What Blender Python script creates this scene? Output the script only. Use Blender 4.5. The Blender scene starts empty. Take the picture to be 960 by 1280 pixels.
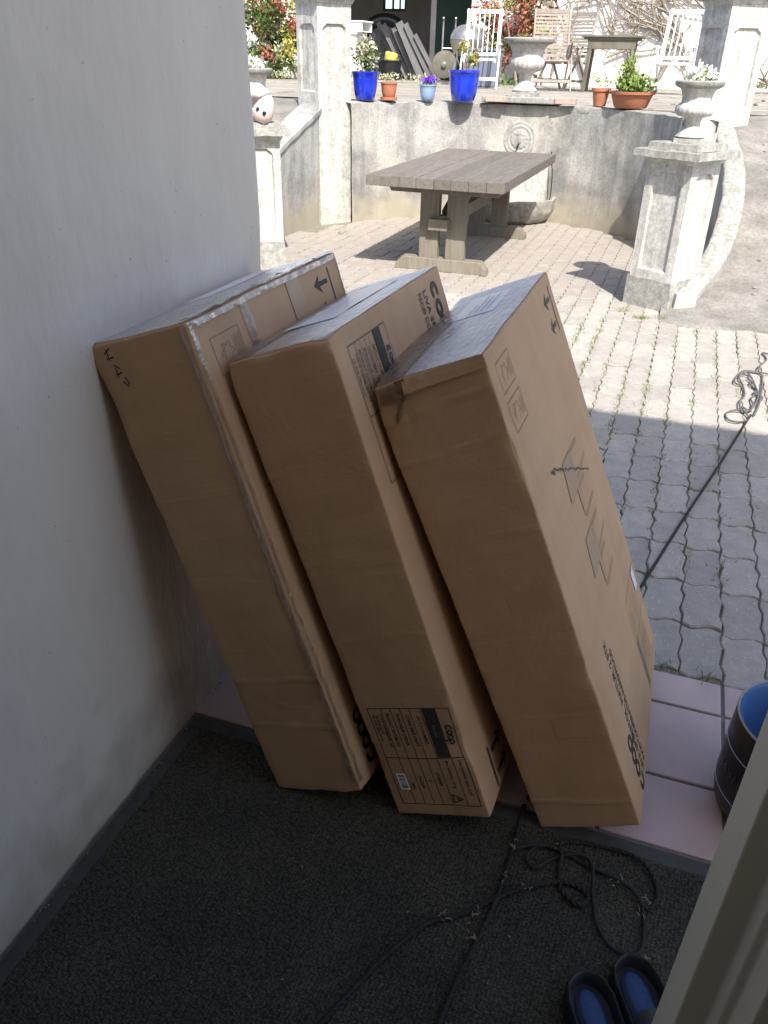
import bpy, bmesh, math, random
from math import sin, cos, pi, radians as R
from mathutils import Vector as V, Matrix, Euler
from mathutils import noise as NZ
from mathutils.geometry import tessellate_polygon
S = bpy.context.scene
COL = S.collection
rnd = random.Random(7)

# ------------------------------------------------------------------ camera, world, sun, exposure
cam = bpy.data.cameras.new("camera"); cam.sensor_width = 36; cam.sensor_fit = 'AUTO'
cam.lens = 36*1000/1280; cam.clip_start = 0.02; cam.clip_end = 2000
camo = bpy.data.objects.new("camera", cam); COL.objects.link(camo); S.camera = camo
PITCH, YAW, ROLL, EYE = R(29.6), R(19.0), R(1.3), 1.6
camo.matrix_world = (Matrix.Translation((0, 0, EYE)) @ Matrix.Rotation(YAW, 4, 'Z')
                     @ Matrix.Rotation(pi/2-PITCH, 4, 'X') @ Matrix.Rotation(ROLL, 4, 'Z'))
S.view_settings.view_transform = 'Standard'; S.view_settings.look = 'None'
S.view_settings.gamma = 1.0; S.view_settings.use_curve_mapping = False
S.view_settings.exposure = 1.05
SUN_EL, SUN_AZ = R(48.8), R(150.6)          # azimuth from +Y (out of the doorway) towards +X
w = bpy.data.worlds.new("World"); S.world = w; w.use_nodes = True
nt = w.node_tree
sky = nt.nodes.new('ShaderNodeTexSky'); sky.sky_type = 'NISHITA'; sky.sun_disc = False
sky.sun_elevation = SUN_EL; sky.sun_rotation = SUN_AZ; sky.air_density = 0.85; sky.dust_density = 2.0; sky.ozone_density = 0.6
bg = nt.nodes['Background']; bg.inputs[1].default_value = 0.15
nt.links.new(sky.outputs[0], bg.inputs[0])
sun = bpy.data.lights.new("sun", 'SUN'); sun.energy = 3.9; sun.angle = R(0.53); sun.color = (1.0, 0.955, 0.89)
suno = bpy.data.objects.new("sun", sun); COL.objects.link(suno)
sd = V((sin(SUN_AZ)*cos(SUN_EL), cos(SUN_AZ)*cos(SUN_EL), sin(SUN_EL)))
suno.rotation_euler = sd.to_track_quat('Z', 'Y').to_euler()
suno.location = (8, -12, 16)
S.cycles.use_denoising = True
S.cycles.max_bounces = 8; S.cycles.diffuse_bounces = 5; S.cycles.transparent_max_bounces = 12

# ------------------------------------------------------------------ materials
MATS = {}
def mat(name, col, col2=None, scale=8.0, rough=0.8, bump=0.0, bscale=60.0, spec=0.35, col3=None, s3=2.0, cut3=(0.5, 0.62),
        metal=0.0, detail=6.0, cut=(0.35, 0.65), dist=0.01, stretch=None, coat=0.0, trans=0.0):
    if name in MATS: return MATS[name]
    m = bpy.data.materials.new(name); m.use_nodes = True
    t = m.node_tree; N = t.nodes; L = t.links
    b = N['Principled BSDF']
    b.inputs['Roughness'].default_value = rough; b.inputs['Specular IOR Level'].default_value = spec
    b.inputs['Metallic'].default_value = metal; b.inputs['Coat Weight'].default_value = coat
    b.inputs['Coat Roughness'].default_value = 0.08
    b.inputs['Transmission Weight'].default_value = trans
    tc = N.new('ShaderNodeTexCoord')
    src = tc.outputs['Object']
    if stretch:
        mp = N.new('ShaderNodeMapping'); mp.inputs['Scale'].default_value = stretch
        L.new(src, mp.inputs[0]); src = mp.outputs[0]
    oi = N.new('ShaderNodeObjectInfo')
    cout = None
    def noisef(sc, det=detail):
        n = N.new('ShaderNodeTexNoise'); n.noise_dimensions = '4D'
        n.inputs['Scale'].default_value = sc; n.inputs['Detail'].default_value = det; n.inputs['Roughness'].default_value = 0.62
        L.new(src, n.inputs['Vector'])
        mm = N.new('ShaderNodeMath'); mm.operation = 'MULTIPLY'; mm.inputs[1].default_value = 37.0
        L.new(oi.outputs['Random'], mm.inputs[0]); L.new(mm.outputs[0], n.inputs['W'])
        return n
    c1 = (*col, 1)
    if col2:
        n = noisef(scale)
        r = N.new('ShaderNodeValToRGB'); r.color_ramp.elements[0].position = cut[0]; r.color_ramp.elements[1].position = cut[1]
        r.color_ramp.elements[0].color = c1; r.color_ramp.elements[1].color = (*col2, 1)
        L.new(n.outputs[0], r.inputs[0]); cout = r.outputs[0]
        if col3:
            n3 = noisef(s3)
            r3 = N.new('ShaderNodeValToRGB'); r3.color_ramp.elements[0].position = cut3[0]; r3.color_ramp.elements[1].position = cut3[1]
            r3.color_ramp.elements[0].color = (0, 0, 0, 1); r3.color_ramp.elements[1].color = (1, 1, 1, 1)
            L.new(n3.outputs[0], r3.inputs[0])
            mx = N.new('ShaderNodeMix'); mx.data_type = 'RGBA'
            L.new(r3.outputs[0], mx.inputs[0]); L.new(cout, mx.inputs[6]); mx.inputs[7].default_value = (*col3, 1)
            cout = mx.outputs[2]
        L.new(cout, b.inputs['Base Color'])
    else:
        b.inputs['Base Color'].default_value = c1
    if bump:
        nb = noisef(bscale, 5.0)
        bp = N.new('ShaderNodeBump'); bp.inputs['Strength'].default_value = bump; bp.inputs['Distance'].default_value = dist
        L.new(nb.outputs[0], bp.inputs['Height']); L.new(bp.outputs[0], b.inputs['Normal'])
    MATS[name] = m
    return m

def vary(m, amt=0.16):
    """small brightness difference from piece to piece (slabs, planks, pavers)"""
    t = m.node_tree; N = t.nodes; L = t.links; b = N['Principled BSDF']
    lk = b.inputs['Base Color'].links
    oi = N.new('ShaderNodeObjectInfo'); mr = N.new('ShaderNodeMapRange')
    mr.inputs[3].default_value = 1-amt; mr.inputs[4].default_value = 1+amt
    L.new(oi.outputs['Random'], mr.inputs[0])
    hs = N.new('ShaderNodeHueSaturation')
    L.new(mr.outputs[0], hs.inputs['Value'])
    if lk: L.new(lk[0].from_socket, hs.inputs['Color'])
    else: hs.inputs['Color'].default_value = b.inputs['Base Color'].default_value
    L.new(hs.outputs[0], b.inputs['Base Color'])
    return m

CARD = mat("cardboard", (.475, .305, .176), (.515, .335, .196), scale=9, rough=.72, bump=.16, bscale=240, spec=.25, dist=.002,
           col3=(.435, .275, .155), s3=3.2, cut3=(.52, .68), stretch=(1, 1, .35))
def band(m):
    t = m.node_tree; N = t.nodes; L = t.links; b = N['Principled BSDF']
    src = b.inputs['Base Color'].links[0].from_socket
    tc = N.new('ShaderNodeTexCoord'); mp = N.new('ShaderNodeMapping'); mp.inputs['Scale'].default_value = (3, 3, 14)
    n = N.new('ShaderNodeTexNoise'); n.inputs['Scale'].default_value = 1.0; n.inputs['Detail'].default_value = 5; n.inputs['Roughness'].default_value = .6
    L.new(tc.outputs['Object'], mp.inputs[0]); L.new(mp.outputs[0], n.inputs['Vector'])
    r = N.new('ShaderNodeValToRGB'); r.color_ramp.elements[0].position = .30; r.color_ramp.elements[1].position = .72
    r.color_ramp.elements[0].color = (.93, .915, .90, 1); r.color_ramp.elements[1].color = (1.03, 1.03, 1.03, 1)
    L.new(n.outputs[0], r.inputs[0])
    mx = N.new('ShaderNodeMix'); mx.data_type = 'RGBA'; mx.blend_type = 'MULTIPLY'; mx.inputs[0].default_value = 1
    L.new(src, mx.inputs[6]); L.new(r.outputs[0], mx.inputs[7])
    n2 = N.new('ShaderNodeTexNoise'); n2.inputs['Scale'].default_value = 17; n2.inputs['Detail'].default_value = 9; n2.inputs['Roughness'].default_value = .75; n2.inputs['Distortion'].default_value = 1.2
    L.new(tc.outputs['Object'], n2.inputs['Vector'])
    r2 = N.new('ShaderNodeValToRGB'); r2.color_ramp.elements[0].position = .66; r2.color_ramp.elements[1].position = .74
    r2.color_ramp.elements[0].color = (0, 0, 0, 1); r2.color_ramp.elements[1].color = (.22, .22, .22, 1)
    L.new(n2.outputs[0], r2.inputs[0])
    m2 = N.new('ShaderNodeMix'); m2.data_type = 'RGBA'; L.new(r2.outputs[0], m2.inputs[0]); L.new(mx.outputs[2], m2.inputs[6]); m2.inputs[7].default_value = (.56, .42, .28, 1)
    L.new(m2.outputs[2], b.inputs['Base Color'])
band(CARD)
def flutes(m):
    t = m.node_tree; N = t.nodes; L = t.links; b = N['Principled BSDF']
    bp0 = b.inputs['Normal'].links[0].from_node
    tc = N.new('ShaderNodeTexCoord'); wv = N.new('ShaderNodeTexWave'); wv.wave_type = 'BANDS'; wv.bands_direction = 'Z'
    wv.inputs['Scale'].default_value = 26; wv.inputs['Distortion'].default_value = .25; wv.inputs['Detail'].default_value = 2
    L.new(tc.outputs['Object'], wv.inputs['Vector'])
    bp = N.new('ShaderNodeBump'); bp.inputs['Strength'].default_value = .055; bp.inputs['Distance'].default_value = .002
    L.new(wv.outputs['Fac'], bp.inputs['Height']); L.new(bp0.outputs[0], bp.inputs['Normal'])
    n = N.new('ShaderNodeTexNoise'); n.inputs['Scale'].default_value = 6; n.inputs['Detail'].default_value = 7; n.inputs['Distortion'].default_value = .8
    L.new(tc.outputs['Object'], n.inputs['Vector'])
    b2 = N.new('ShaderNodeBump'); b2.inputs['Strength'].default_value = .22; b2.inputs['Distance'].default_value = .02
    L.new(n.outputs[0], b2.inputs['Height']); L.new(bp.outputs[0], b2.inputs['Normal']); L.new(b2.outputs[0], b.inputs['Normal'])
flutes(CARD)
CARD_IN = mat("cardboard_core", (.13, .085, .05), (.24, .155, .09), scale=60, rough=.9)
INK = mat("black_ink", (.045, .040, .036), rough=.6, spec=.3)
INKG = mat("grey_ink", (.25, .185, .125), rough=.7, spec=.2)
WLABEL = mat("paper_label", (.80, .82, .86), (.85, .86, .88), scale=14, rough=.28, spec=.5, bump=.25, bscale=22, dist=.004)
INKB = mat("pale_blue_ink", (.25, .30, .42), rough=.6)
BARN_W = mat("whitewashed_plaster", (.78, .76, .72), (.62, .60, .57), scale=2.2, rough=.9, bump=.5, bscale=14, dist=.02)
CONC = mat("weathered_concrete", (.40, .39, .365), (.255, .25, .24), scale=3.4, rough=.92, bump=.5, bscale=70, dist=.006,
           col3=(.46, .44, .385), s3=1.6, cut3=(.52, .64), cut=(.40, .62), detail=10)
STONE = mat("whitewashed_stone", (.58, .565, .53), (.40, .39, .36), scale=11, rough=.92, bump=.55, bscale=85, dist=.005,
            col3=(.37, .35, .30), s3=3.0, cut3=(.60, .76), cut=(.42, .68))
STONEG = mat("lichened_stone", (.26, .255, .235), (.40, .39, .36), scale=26, rough=.95, bump=.7, bscale=110, dist=.006,
             col3=(.25, .24, .20), s3=7.0, cut3=(.56, .70))
PAVER = vary(mat("paver_concrete", (.375, .345, .300), (.300, .278, .244), scale=16, rough=.92, bump=.55, bscale=190, dist=.004,
            col3=(.50, .47, .43), s3=120, cut3=(.58, .64)), .11)
PAVER_P = vary(mat("pinkish_paver", (.365, .325, .282), (.30, .268, .232), scale=9, rough=.94, bump=.5, bscale=120, dist=.004), .09)
EARTH = mat("dusty_ground", (.262, .246, .222), (.185, .174, .156), scale=5, rough=.97, bump=.7, bscale=60, dist=.012,
            col3=(.315, .298, .27), s3=1.3, cut3=(.48, .70))
JOINT = mat("joint_sand", (.255, .24, .19), (.17, .165, .115), scale=14, rough=1.0, bump=.8, bscale=90, dist=.01)
SLAB = vary(mat("terrace_slab", (.31, .285, .24), (.225, .208, .178), scale=7, rough=.95, bump=.7, bscale=45, dist=.012), .12)
TILE = vary(mat("terracotta_tile", (.50, .375, .36), (.44, .33, .315), scale=7, rough=.42, bump=.18, bscale=60, dist=.002, spec=.4,
           col3=(.38, .29, .28), s3=5, cut3=(.52, .72)), .05)
GROUT = mat("tile_grout", (.22, .205, .19), (.16, .15, .14), scale=30, rough=.95, bump=.6, bscale=120, dist=.004)
WOODG = vary(mat("silvered_wood", (.180, .160, .136), (.125, .110, .094), scale=5, rough=.85, bump=.6, bscale=30, dist=.004, stretch=(9, 1, 9),
            col3=(.20, .185, .165), s3=3.2, cut3=(.58, .72)), .13)
WOODB = vary(mat("brown_wood", (.215, .190, .152), (.155, .135, .105), scale=5, rough=.85, bump=.5, bscale=30, dist=.004, stretch=(8, 8, 1),
             col3=(.22, .205, .155), s3=2.0, cut3=(.5, .7)), .10)
WOODC = vary(mat("grey_chair_wood", (.36, .315, .27), (.26, .22, .185), scale=5, rough=.85, bump=.4, bscale=30, stretch=(5, 5, 1)), .12)
WOODD = mat("dark_table_wood", (.105, .095, .072), (.16, .15, .115), scale=6, rough=.8)
WHITEP = mat("white_paint", (.80, .80, .78), (.72, .72, .69), scale=12, rough=.6)
CREAM = mat("cream_door_paint", (.80, .775, .66), (.76, .735, .62), scale=5, rough=.42, bump=.10, bscale=35, dist=.004)
DARKW = mat("dark_plank", (.10, .098, .10), (.17, .165, .165), scale=6, rough=.85, stretch=(1, 1, .3))
BLUE = mat("blue_glaze", (.006, .022, .42), (.012, .05, .55), scale=5, rough=.14, spec=.6, coat=.5)
LBLUE = mat("pale_blue_glaze", (.16, .29, .50), (.30, .38, .48), scale=9, rough=.3, coat=.2)
TERRA = mat("terracotta", (.44, .175, .095), (.37, .15, .085), scale=8, rough=.85, bump=.2, bscale=60)
SOIL = mat("soil", (.06, .045, .03), (.10, .075, .05), scale=30, rough=1, bump=1, bscale=50, dist=.02)
BLACKP = mat("black_plastic", (.012, .012, .014), (.022, .022, .025), scale=20, rough=.34, spec=.5)
def streaks(m, lo=.72, hi=1.06, sc=(5, 5, .5), splash=None):
    t = m.node_tree; N = t.nodes; L = t.links; b = N['Principled BSDF']
    src = b.inputs['Base Color'].links[0].from_socket
    tc = N.new('ShaderNodeTexCoord'); mp = N.new('ShaderNodeMapping'); mp.inputs['Scale'].default_value = sc
    n = N.new('ShaderNodeTexNoise'); n.inputs['Scale'].default_value = 1.6; n.inputs['Detail'].default_value = 9; n.inputs['Roughness'].default_value = .7
    L.new(tc.outputs['Object'], mp.inputs[0]); L.new(mp.outputs[0], n.inputs['Vector'])
    r = N.new('ShaderNodeValToRGB'); r.color_ramp.elements[0].position = .34; r.color_ramp.elements[1].position = .58
    r.color_ramp.elements[0].color = (lo, lo, lo*.98, 1); r.color_ramp.elements[1].color = (hi, hi, hi, 1)
    L.new(n.outputs[0], r.inputs[0])
    n3 = N.new('ShaderNodeTexNoise'); n3.inputs['Scale'].default_value = 48; n3.inputs['Detail'].default_value = 6; n3.inputs['Roughness'].default_value = .8
    L.new(tc.outputs['Object'], n3.inputs['Vector'])
    r3 = N.new('ShaderNodeValToRGB'); r3.color_ramp.elements[0].position = .36; r3.color_ramp.elements[1].position = .60
    r3.color_ramp.elements[0].color = (.70, .70, .69, 1); r3.color_ramp.elements[1].color = (1.08, 1.08, 1.07, 1)
    L.new(n3.outputs[0], r3.inputs[0])
    mx = N.new('ShaderNodeMix'); mx.data_type = 'RGBA'; mx.blend_type = 'MULTIPLY'; mx.inputs[0].default_value = 1
    L.new(src, mx.inputs[6]); L.new(r.outputs[0], mx.inputs[7])
    m4 = N.new('ShaderNodeMix'); m4.data_type = 'RGBA'; m4.blend_type = 'MULTIPLY'; m4.inputs[0].default_value = 1
    L.new(mx.outputs[2], m4.inputs[6]); L.new(r3.outputs[0], m4.inputs[7]); out = m4.outputs[2]
    if splash:
        sx = N.new('ShaderNodeSeparateXYZ'); L.new(tc.outputs['Object'], sx.inputs[0])
        n2 = N.new('ShaderNodeTexNoise'); n2.inputs['Scale'].default_value = 3.5; n2.inputs['Detail'].default_value = 8
        L.new(tc.outputs['Object'], n2.inputs['Vector'])
        ma = N.new('ShaderNodeMath'); ma.operation = 'MULTIPLY_ADD'; ma.inputs[1].default_value = .9; L.new(n2.outputs[0], ma.inputs[0])
        mz = N.new('ShaderNodeMath'); mz.operation = 'MULTIPLY'; mz.inputs[1].default_value = -1.0; L.new(sx.outputs['Z'], mz.inputs[0]); L.new(mz.outputs[0], ma.inputs[2])
        rz = N.new('ShaderNodeValToRGB'); rz.color_ramp.elements[0].position = .10; rz.color_ramp.elements[1].position = .34
        rz.color_ramp.elements[0].color = (0, 0, 0, 1); rz.color_ramp.elements[1].color = (.8, .8, .8, 1); L.new(ma.outputs[0], rz.inputs[0])
        m5 = N.new('ShaderNodeMix'); m5.data_type = 'RGBA'; L.new(rz.outputs[0], m5.inputs[0]); L.new(out, m5.inputs[6]); m5.inputs[7].default_value = (*splash, 1); out = m5.outputs[2]
    L.new(out, b.inputs['Base Color'])
streaks(CONC, .78, 1.08, (4, 4, .45), (.36, .32, .235)); streaks(STONE, .74, 1.05, (9, 9, .8)); streaks(STONEG, .8, 1.1, (9, 9, 6)); streaks(EARTH, .78, 1.10, (1.4, 3.2, 3))
RUBBER = mat("clog_rubber", (.016, .017, .021), (.026, .027, .032), scale=30, rough=.5, spec=.45, bump=.1, bscale=200)
BLUEIN = mat("blue_plastic", (.045, .12, .31), (.06, .145, .34), scale=6, rough=.42, spec=.4)
INSOLE = mat("blue_insole", (.024, .052, .145), (.034, .068, .18), scale=18, rough=.62, bump=.15, bscale=150)
PALEB = mat("pale_blue_line", (.32, .42, .55), rough=.4)
METAL = mat("grey_metal", (.26, .26, .25), (.36, .36, .35), scale=9, rough=.35, metal=.7)
GREEND = mat("dark_green_paint", (.020, .045, .034), (.03, .06, .045), scale=3, rough=.7)
BRICK = mat("red_brick", (.40, .25, .20), (.48, .38, .32), scale=22, rough=.95, bump=.5, bscale=90)
YELLOW = mat("yellow_cloth", (.42, .40, .10), rough=.9)
REDP = mat("red_plastic", (.42, .05, .04), rough=.5)
PINK = mat("pink_ceramic", (.66, .47, .42), (.70, .55, .50), scale=9, rough=.5)
BARK = mat("bare_bark", (.20, .165, .13), (.30, .26, .21), scale=20, rough=.95, bump=.4, bscale=60)
def leafm(name, a, b, c=None):
    m = mat(name, a, b, scale=3.0, rough=.6, spec=.3, col3=c, s3=9.0, cut3=(.52, .62))
    return m
L_GREEN = leafm("green_leaf", (.055, .115, .025), (.11, .17, .04))
L_LIME = leafm("lime_leaf", (.25, .32, .09), (.16, .23, .05))
L_RED = leafm("red_leaf", (.25, .075, .05), (.34, .13, .08))
L_PALE = leafm("pale_leaf", (.44, .44, .30), (.28, .31, .17))
L_YEL = leafm("yellow_leaf", (.38, .33, .07), (.28, .26, .07))
P_PURP = leafm("purple_petal", (.09, .03, .42), (.16, .06, .55))
P_WHITE = leafm("white_petal", (.80, .80, .77), (.70, .72, .66))
STRAW = mat("straw_bits", (.15, .13, .09), (.27, .245, .18), scale=40, rough=.9)
GRASS = leafm("joint_grass", (.12, .17, .045), (.21, .23, .08))

def floor_mat():
    m = bpy.data.materials.new("ribbed_carpet"); m.use_nodes = True
    t = m.node_tree; N = t.nodes; L = t.links; b = N['Principled BSDF']
    b.inputs['Roughness'].default_value = .95; b.inputs['Specular IOR Level'].default_value = .12
    tc = N.new('ShaderNodeTexCoord')
    mp = N.new('ShaderNodeMapping'); mp.inputs['Scale'].default_value = (1, 1, 1); mp.inputs['Rotation'].default_value = (0, 0, R(4))
    L.new(tc.outputs['Object'], mp.inputs[0])
    nz = N.new('ShaderNodeTexNoise'); nz.inputs['Scale'].default_value = 70; nz.inputs['Detail'].default_value = 3
    L.new(mp.outputs[0], nz.inputs['Vector'])
    add = N.new('ShaderNodeVectorMath'); add.operation = 'MULTIPLY_ADD'; add.inputs[1].default_value = (.010, .010, 0)
    L.new(nz.outputs['Color'], add.inputs[0]); L.new(mp.outputs[0], add.inputs[2])
    vo = N.new('ShaderNodeTexVoronoi'); vo.inputs['Scale'].default_value = 1; vo.inputs['Randomness'].default_value = .55
    m2 = N.new('ShaderNodeMapping'); m2.inputs['Scale'].default_value = (120, 215, 1)
    L.new(add.outputs[0], m2.inputs[0]); L.new(m2.outputs[0], vo.inputs['Vector'])
    n2 = N.new('ShaderNodeTexNoise'); n2.inputs['Scale'].default_value = 5; n2.inputs['Detail'].default_value = 8
    L.new(tc.outputs['Object'], n2.inputs['Vector'])
    r = N.new('ShaderNodeValToRGB'); r.color_ramp.elements[0].position = .1; r.color_ramp.elements[1].position = .75
    r.color_ramp.elements[0].color = (.108, .105, .088, 1); r.color_ramp.elements[1].color = (.028, .028, .023, 1)
    L.new(vo.outputs['Distance'], r.inputs[0])
    r2 = N.new('ShaderNodeValToRGB'); r2.color_ramp.elements[0].position = .3; r2.color_ramp.elements[1].position = .75
    r2.color_ramp.elements[0].color = (.75, .75, .75, 1); r2.color_ramp.elements[1].color = (1.3, 1.22, 1.1, 1)
    L.new(n2.outputs[0], r2.inputs[0])
    mx = N.new('ShaderNodeMix'); mx.data_type = 'RGBA'; mx.blend_type = 'MULTIPLY'; mx.inputs[0].default_value = 1
    L.new(r.outputs[0], mx.inputs[6]); L.new(r2.outputs[0], mx.inputs[7]); L.new(mx.outputs[2], b.inputs['Base Color'])
    bp = N.new('ShaderNodeBump'); bp.invert = True; bp.inputs['Strength'].default_value = .9; bp.inputs['Distance'].default_value = .006
    L.new(vo.outputs['Distance'], bp.inputs['Height']); L.new(bp.outputs[0], b.inputs['Normal'])
    return m
CARPET = floor_mat()
MBORD = mat("mat_rubber_edge", (.070, .070, .066), (.048, .048, .046), scale=25, rough=.7, bump=.3, bscale=150, dist=.003)

def plaster_mat():
    m = bpy.data.materials.new("porch_plaster"); m.use_nodes = True
    t = m.node_tree; N = t.nodes; L = t.links; b = N['Principled BSDF']
    b.inputs['Roughness'].default_value = .88; b.inputs['Specular IOR Level'].default_value = .25
    tc = N.new('ShaderNodeTexCoord')
    n = N.new('ShaderNodeTexNoise'); n.inputs['Scale'].default_value = 3.0; n.inputs['Detail'].default_value = 9; n.inputs['Roughness'].default_value = .7
    mp = N.new('ShaderNodeMapping'); mp.inputs['Scale'].default_value = (1, 1.4, .55)
    L.new(tc.outputs['Object'], mp.inputs[0]); L.new(mp.outputs[0], n.inputs['Vector'])
    r = N.new('ShaderNodeValToRGB'); e = r.color_ramp.elements
    e[0].position = .30; e[0].color = (.615, .56, .49, 1); e[1].position = .62; e[1].color = (.68, .622, .547, 1)
    L.new(n.outputs[0], r.inputs[0])
    # splash dirt along the foot of the wall and scattered scuff specks
    sx = N.new('ShaderNodeSeparateXYZ'); L.new(tc.outputs['Object'], sx.inputs[0])
    n2 = N.new('ShaderNodeTexNoise'); n2.inputs['Scale'].default_value = 9; n2.inputs['Detail'].default_value = 8
    L.new(tc.outputs['Object'], n2.inputs['Vector'])
    ma = N.new('ShaderNodeMath'); ma.operation = 'MULTIPLY_ADD'; ma.inputs[1].default_value = .55; L.new(n2.outputs[0], ma.inputs[0])
    mz = N.new('ShaderNodeMath'); mz.operation = 'MULTIPLY'; mz.inputs[1].default_value = -1.0; L.new(sx.outputs['Z'], mz.inputs[0])
    L.new(mz.outputs[0], ma.inputs[2])
    rz = N.new('ShaderNodeValToRGB'); rz.color_ramp.elements[0].position = -.0; rz.color_ramp.elements[1].position = .30
    rz.color_ramp.elements[0].color = (0, 0, 0, 1); rz.color_ramp.elements[1].color = (.8, .75, .75, 1)
    L.new(ma.outputs[0], rz.inputs[0])
    mx = N.new('ShaderNodeMix'); mx.data_type = 'RGBA'; L.new(rz.outputs[0], mx.inputs[0]); L.new(r.outputs[0], mx.inputs[6])
    mx.inputs[7].default_value = (.36, .315, .245, 1)
    vo = N.new('ShaderNodeTexNoise'); vo.inputs['Scale'].default_value = 75; vo.inputs['Detail'].default_value = 2
    L.new(tc.outputs['Object'], vo.inputs['Vector'])
    rs = N.new('ShaderNodeValToRGB'); rs.color_ramp.elements[0].position = .735; rs.color_ramp.elements[1].position = .78
    rs.color_ramp.elements[0].color = (0, 0, 0, 1); rs.color_ramp.elements[1].color = (.45, .45, .45, 1)
    L.new(vo.outputs[0], rs.inputs[0])
    m3 = N.new('ShaderNodeMix'); m3.data_type = 'RGBA'; L.new(rs.outputs[0], m3.inputs[0]); L.new(mx.outputs[2], m3.inputs[6])
    m3.inputs[7].default_value = (.20, .17, .14, 1)
    L.new(m3.outputs[2], b.inputs['Base Color'])
    nb = N.new('ShaderNodeTexNoise'); nb.inputs['Scale'].default_value = 26; nb.inputs['Detail'].default_value = 7
    L.new(mp.outputs[0], nb.inputs['Vector'])
    bp = N.new('ShaderNodeBump'); bp.inputs['Strength'].default_value = .28; bp.inputs['Distance'].default_value = .010
    L.new(nb.outputs[0], bp.inputs['Height']); L.new(bp.outputs[0], b.inputs['Normal'])
    return m
PLASTER = plaster_mat()
WARM = mat("ochre_plaster", (.74, .57, .38), (.68, .51, .33), scale=3, rough=.9)

def tape_mat():
    m = bpy.data.materials.new("clear_tape"); m.use_nodes = True
    t = m.node_tree; N = t.nodes; L = t.links; N.remove(N['Principled BSDF'])
    out = N['Material Output']
    tr = N.new('ShaderNodeBsdfTransparent'); tr.inputs[0].default_value = (.985, .985, .985, 1)
    gl = N.new('ShaderNodeBsdfGlossy'); gl.inputs['Roughness'].default_value = .16; gl.inputs['Color'].default_value = (.9, .92, .95, 1)
    fr = N.new('ShaderNodeFresnel'); fr.inputs[0].default_value = 1.5
    ma = N.new('ShaderNodeMath'); ma.operation = 'MULTIPLY_ADD'; ma.inputs[1].default_value = .9; ma.inputs[2].default_value = .03
    ma.use_clamp = True
    L.new(fr.outputs[0], ma.inputs[0])
    tc = N.new('ShaderNodeTexCoord'); nb = N.new('ShaderNodeTexNoise'); nb.inputs['Scale'].default_value = 55; nb.inputs['Detail'].default_value = 4
    mp = N.new('ShaderNodeMapping'); mp.inputs['Scale'].default_value = (1.6, .5, .6); L.new(tc.outputs['Object'], mp.inputs[0])
    L.new(mp.outputs[0], nb.inputs['Vector'])
    bp = N.new('ShaderNodeBump'); bp.inputs['Strength'].default_value = .7; bp.inputs['Distance'].default_value = .01
    L.new(nb.outputs[0], bp.inputs['Height']); L.new(bp.outputs[0], gl.inputs['Normal']); L.new(bp.outputs[0], fr.inputs['Normal'])
    mx = N.new('ShaderNodeMixShader'); L.new(ma.outputs[0], mx.inputs[0]); L.new(tr.outputs[0], mx.inputs[1]); L.new(gl.outputs[0], mx.inputs[2])
    L.new(mx.outputs[0], out.inputs[0])
    return m
TAPE = tape_mat()
FILM = tape_mat(); FILM.name = "crumpled_film"
for n_ in FILM.node_tree.nodes:
    if n_.type == 'MATH': n_.inputs[1].default_value = 1.8; n_.inputs[2].default_value = .12
    if n_.type == 'BSDF_GLOSSY': n_.inputs['Roughness'].default_value = .22
    if n_.type == 'BUMP': n_.inputs['Strength'].default_value = 1.0
SHEET = tape_mat(); SHEET.name = "smooth_film"
for n_ in SHEET.node_tree.nodes:
    if n_.type == 'MATH': n_.inputs[1].default_value = 1.1; n_.inputs[2].default_value = .10
    if n_.type == 'BSDF_GLOSSY': n_.inputs['Roughness'].default_value = .34
    if n_.type == 'BUMP': n_.inputs['Strength'].default_value = .35
PATCH = mat("cardboard_patch", (.445, .28, .158), (.48, .305, .175), scale=12, rough=.6, spec=.3)
BTAPE = mat("brown_tape", (.42, .285, .17), (.40, .27, .16), scale=12, rough=.45, spec=.5, bump=.15, bscale=40, dist=.003)

def glass_mat():
    m = bpy.data.materials.new("window_glass"); m.use_nodes = True
    b = m.node_tree.nodes['Principled BSDF']
    b.inputs['Base Color'].default_value = (.9, .95, .93, 1); b.inputs['Transmission Weight'].default_value = 1
    b.inputs['Roughness'].default_value = .15; b.inputs['IOR'].default_value = 1.1
    return m
GLASS = glass_mat()

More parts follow.
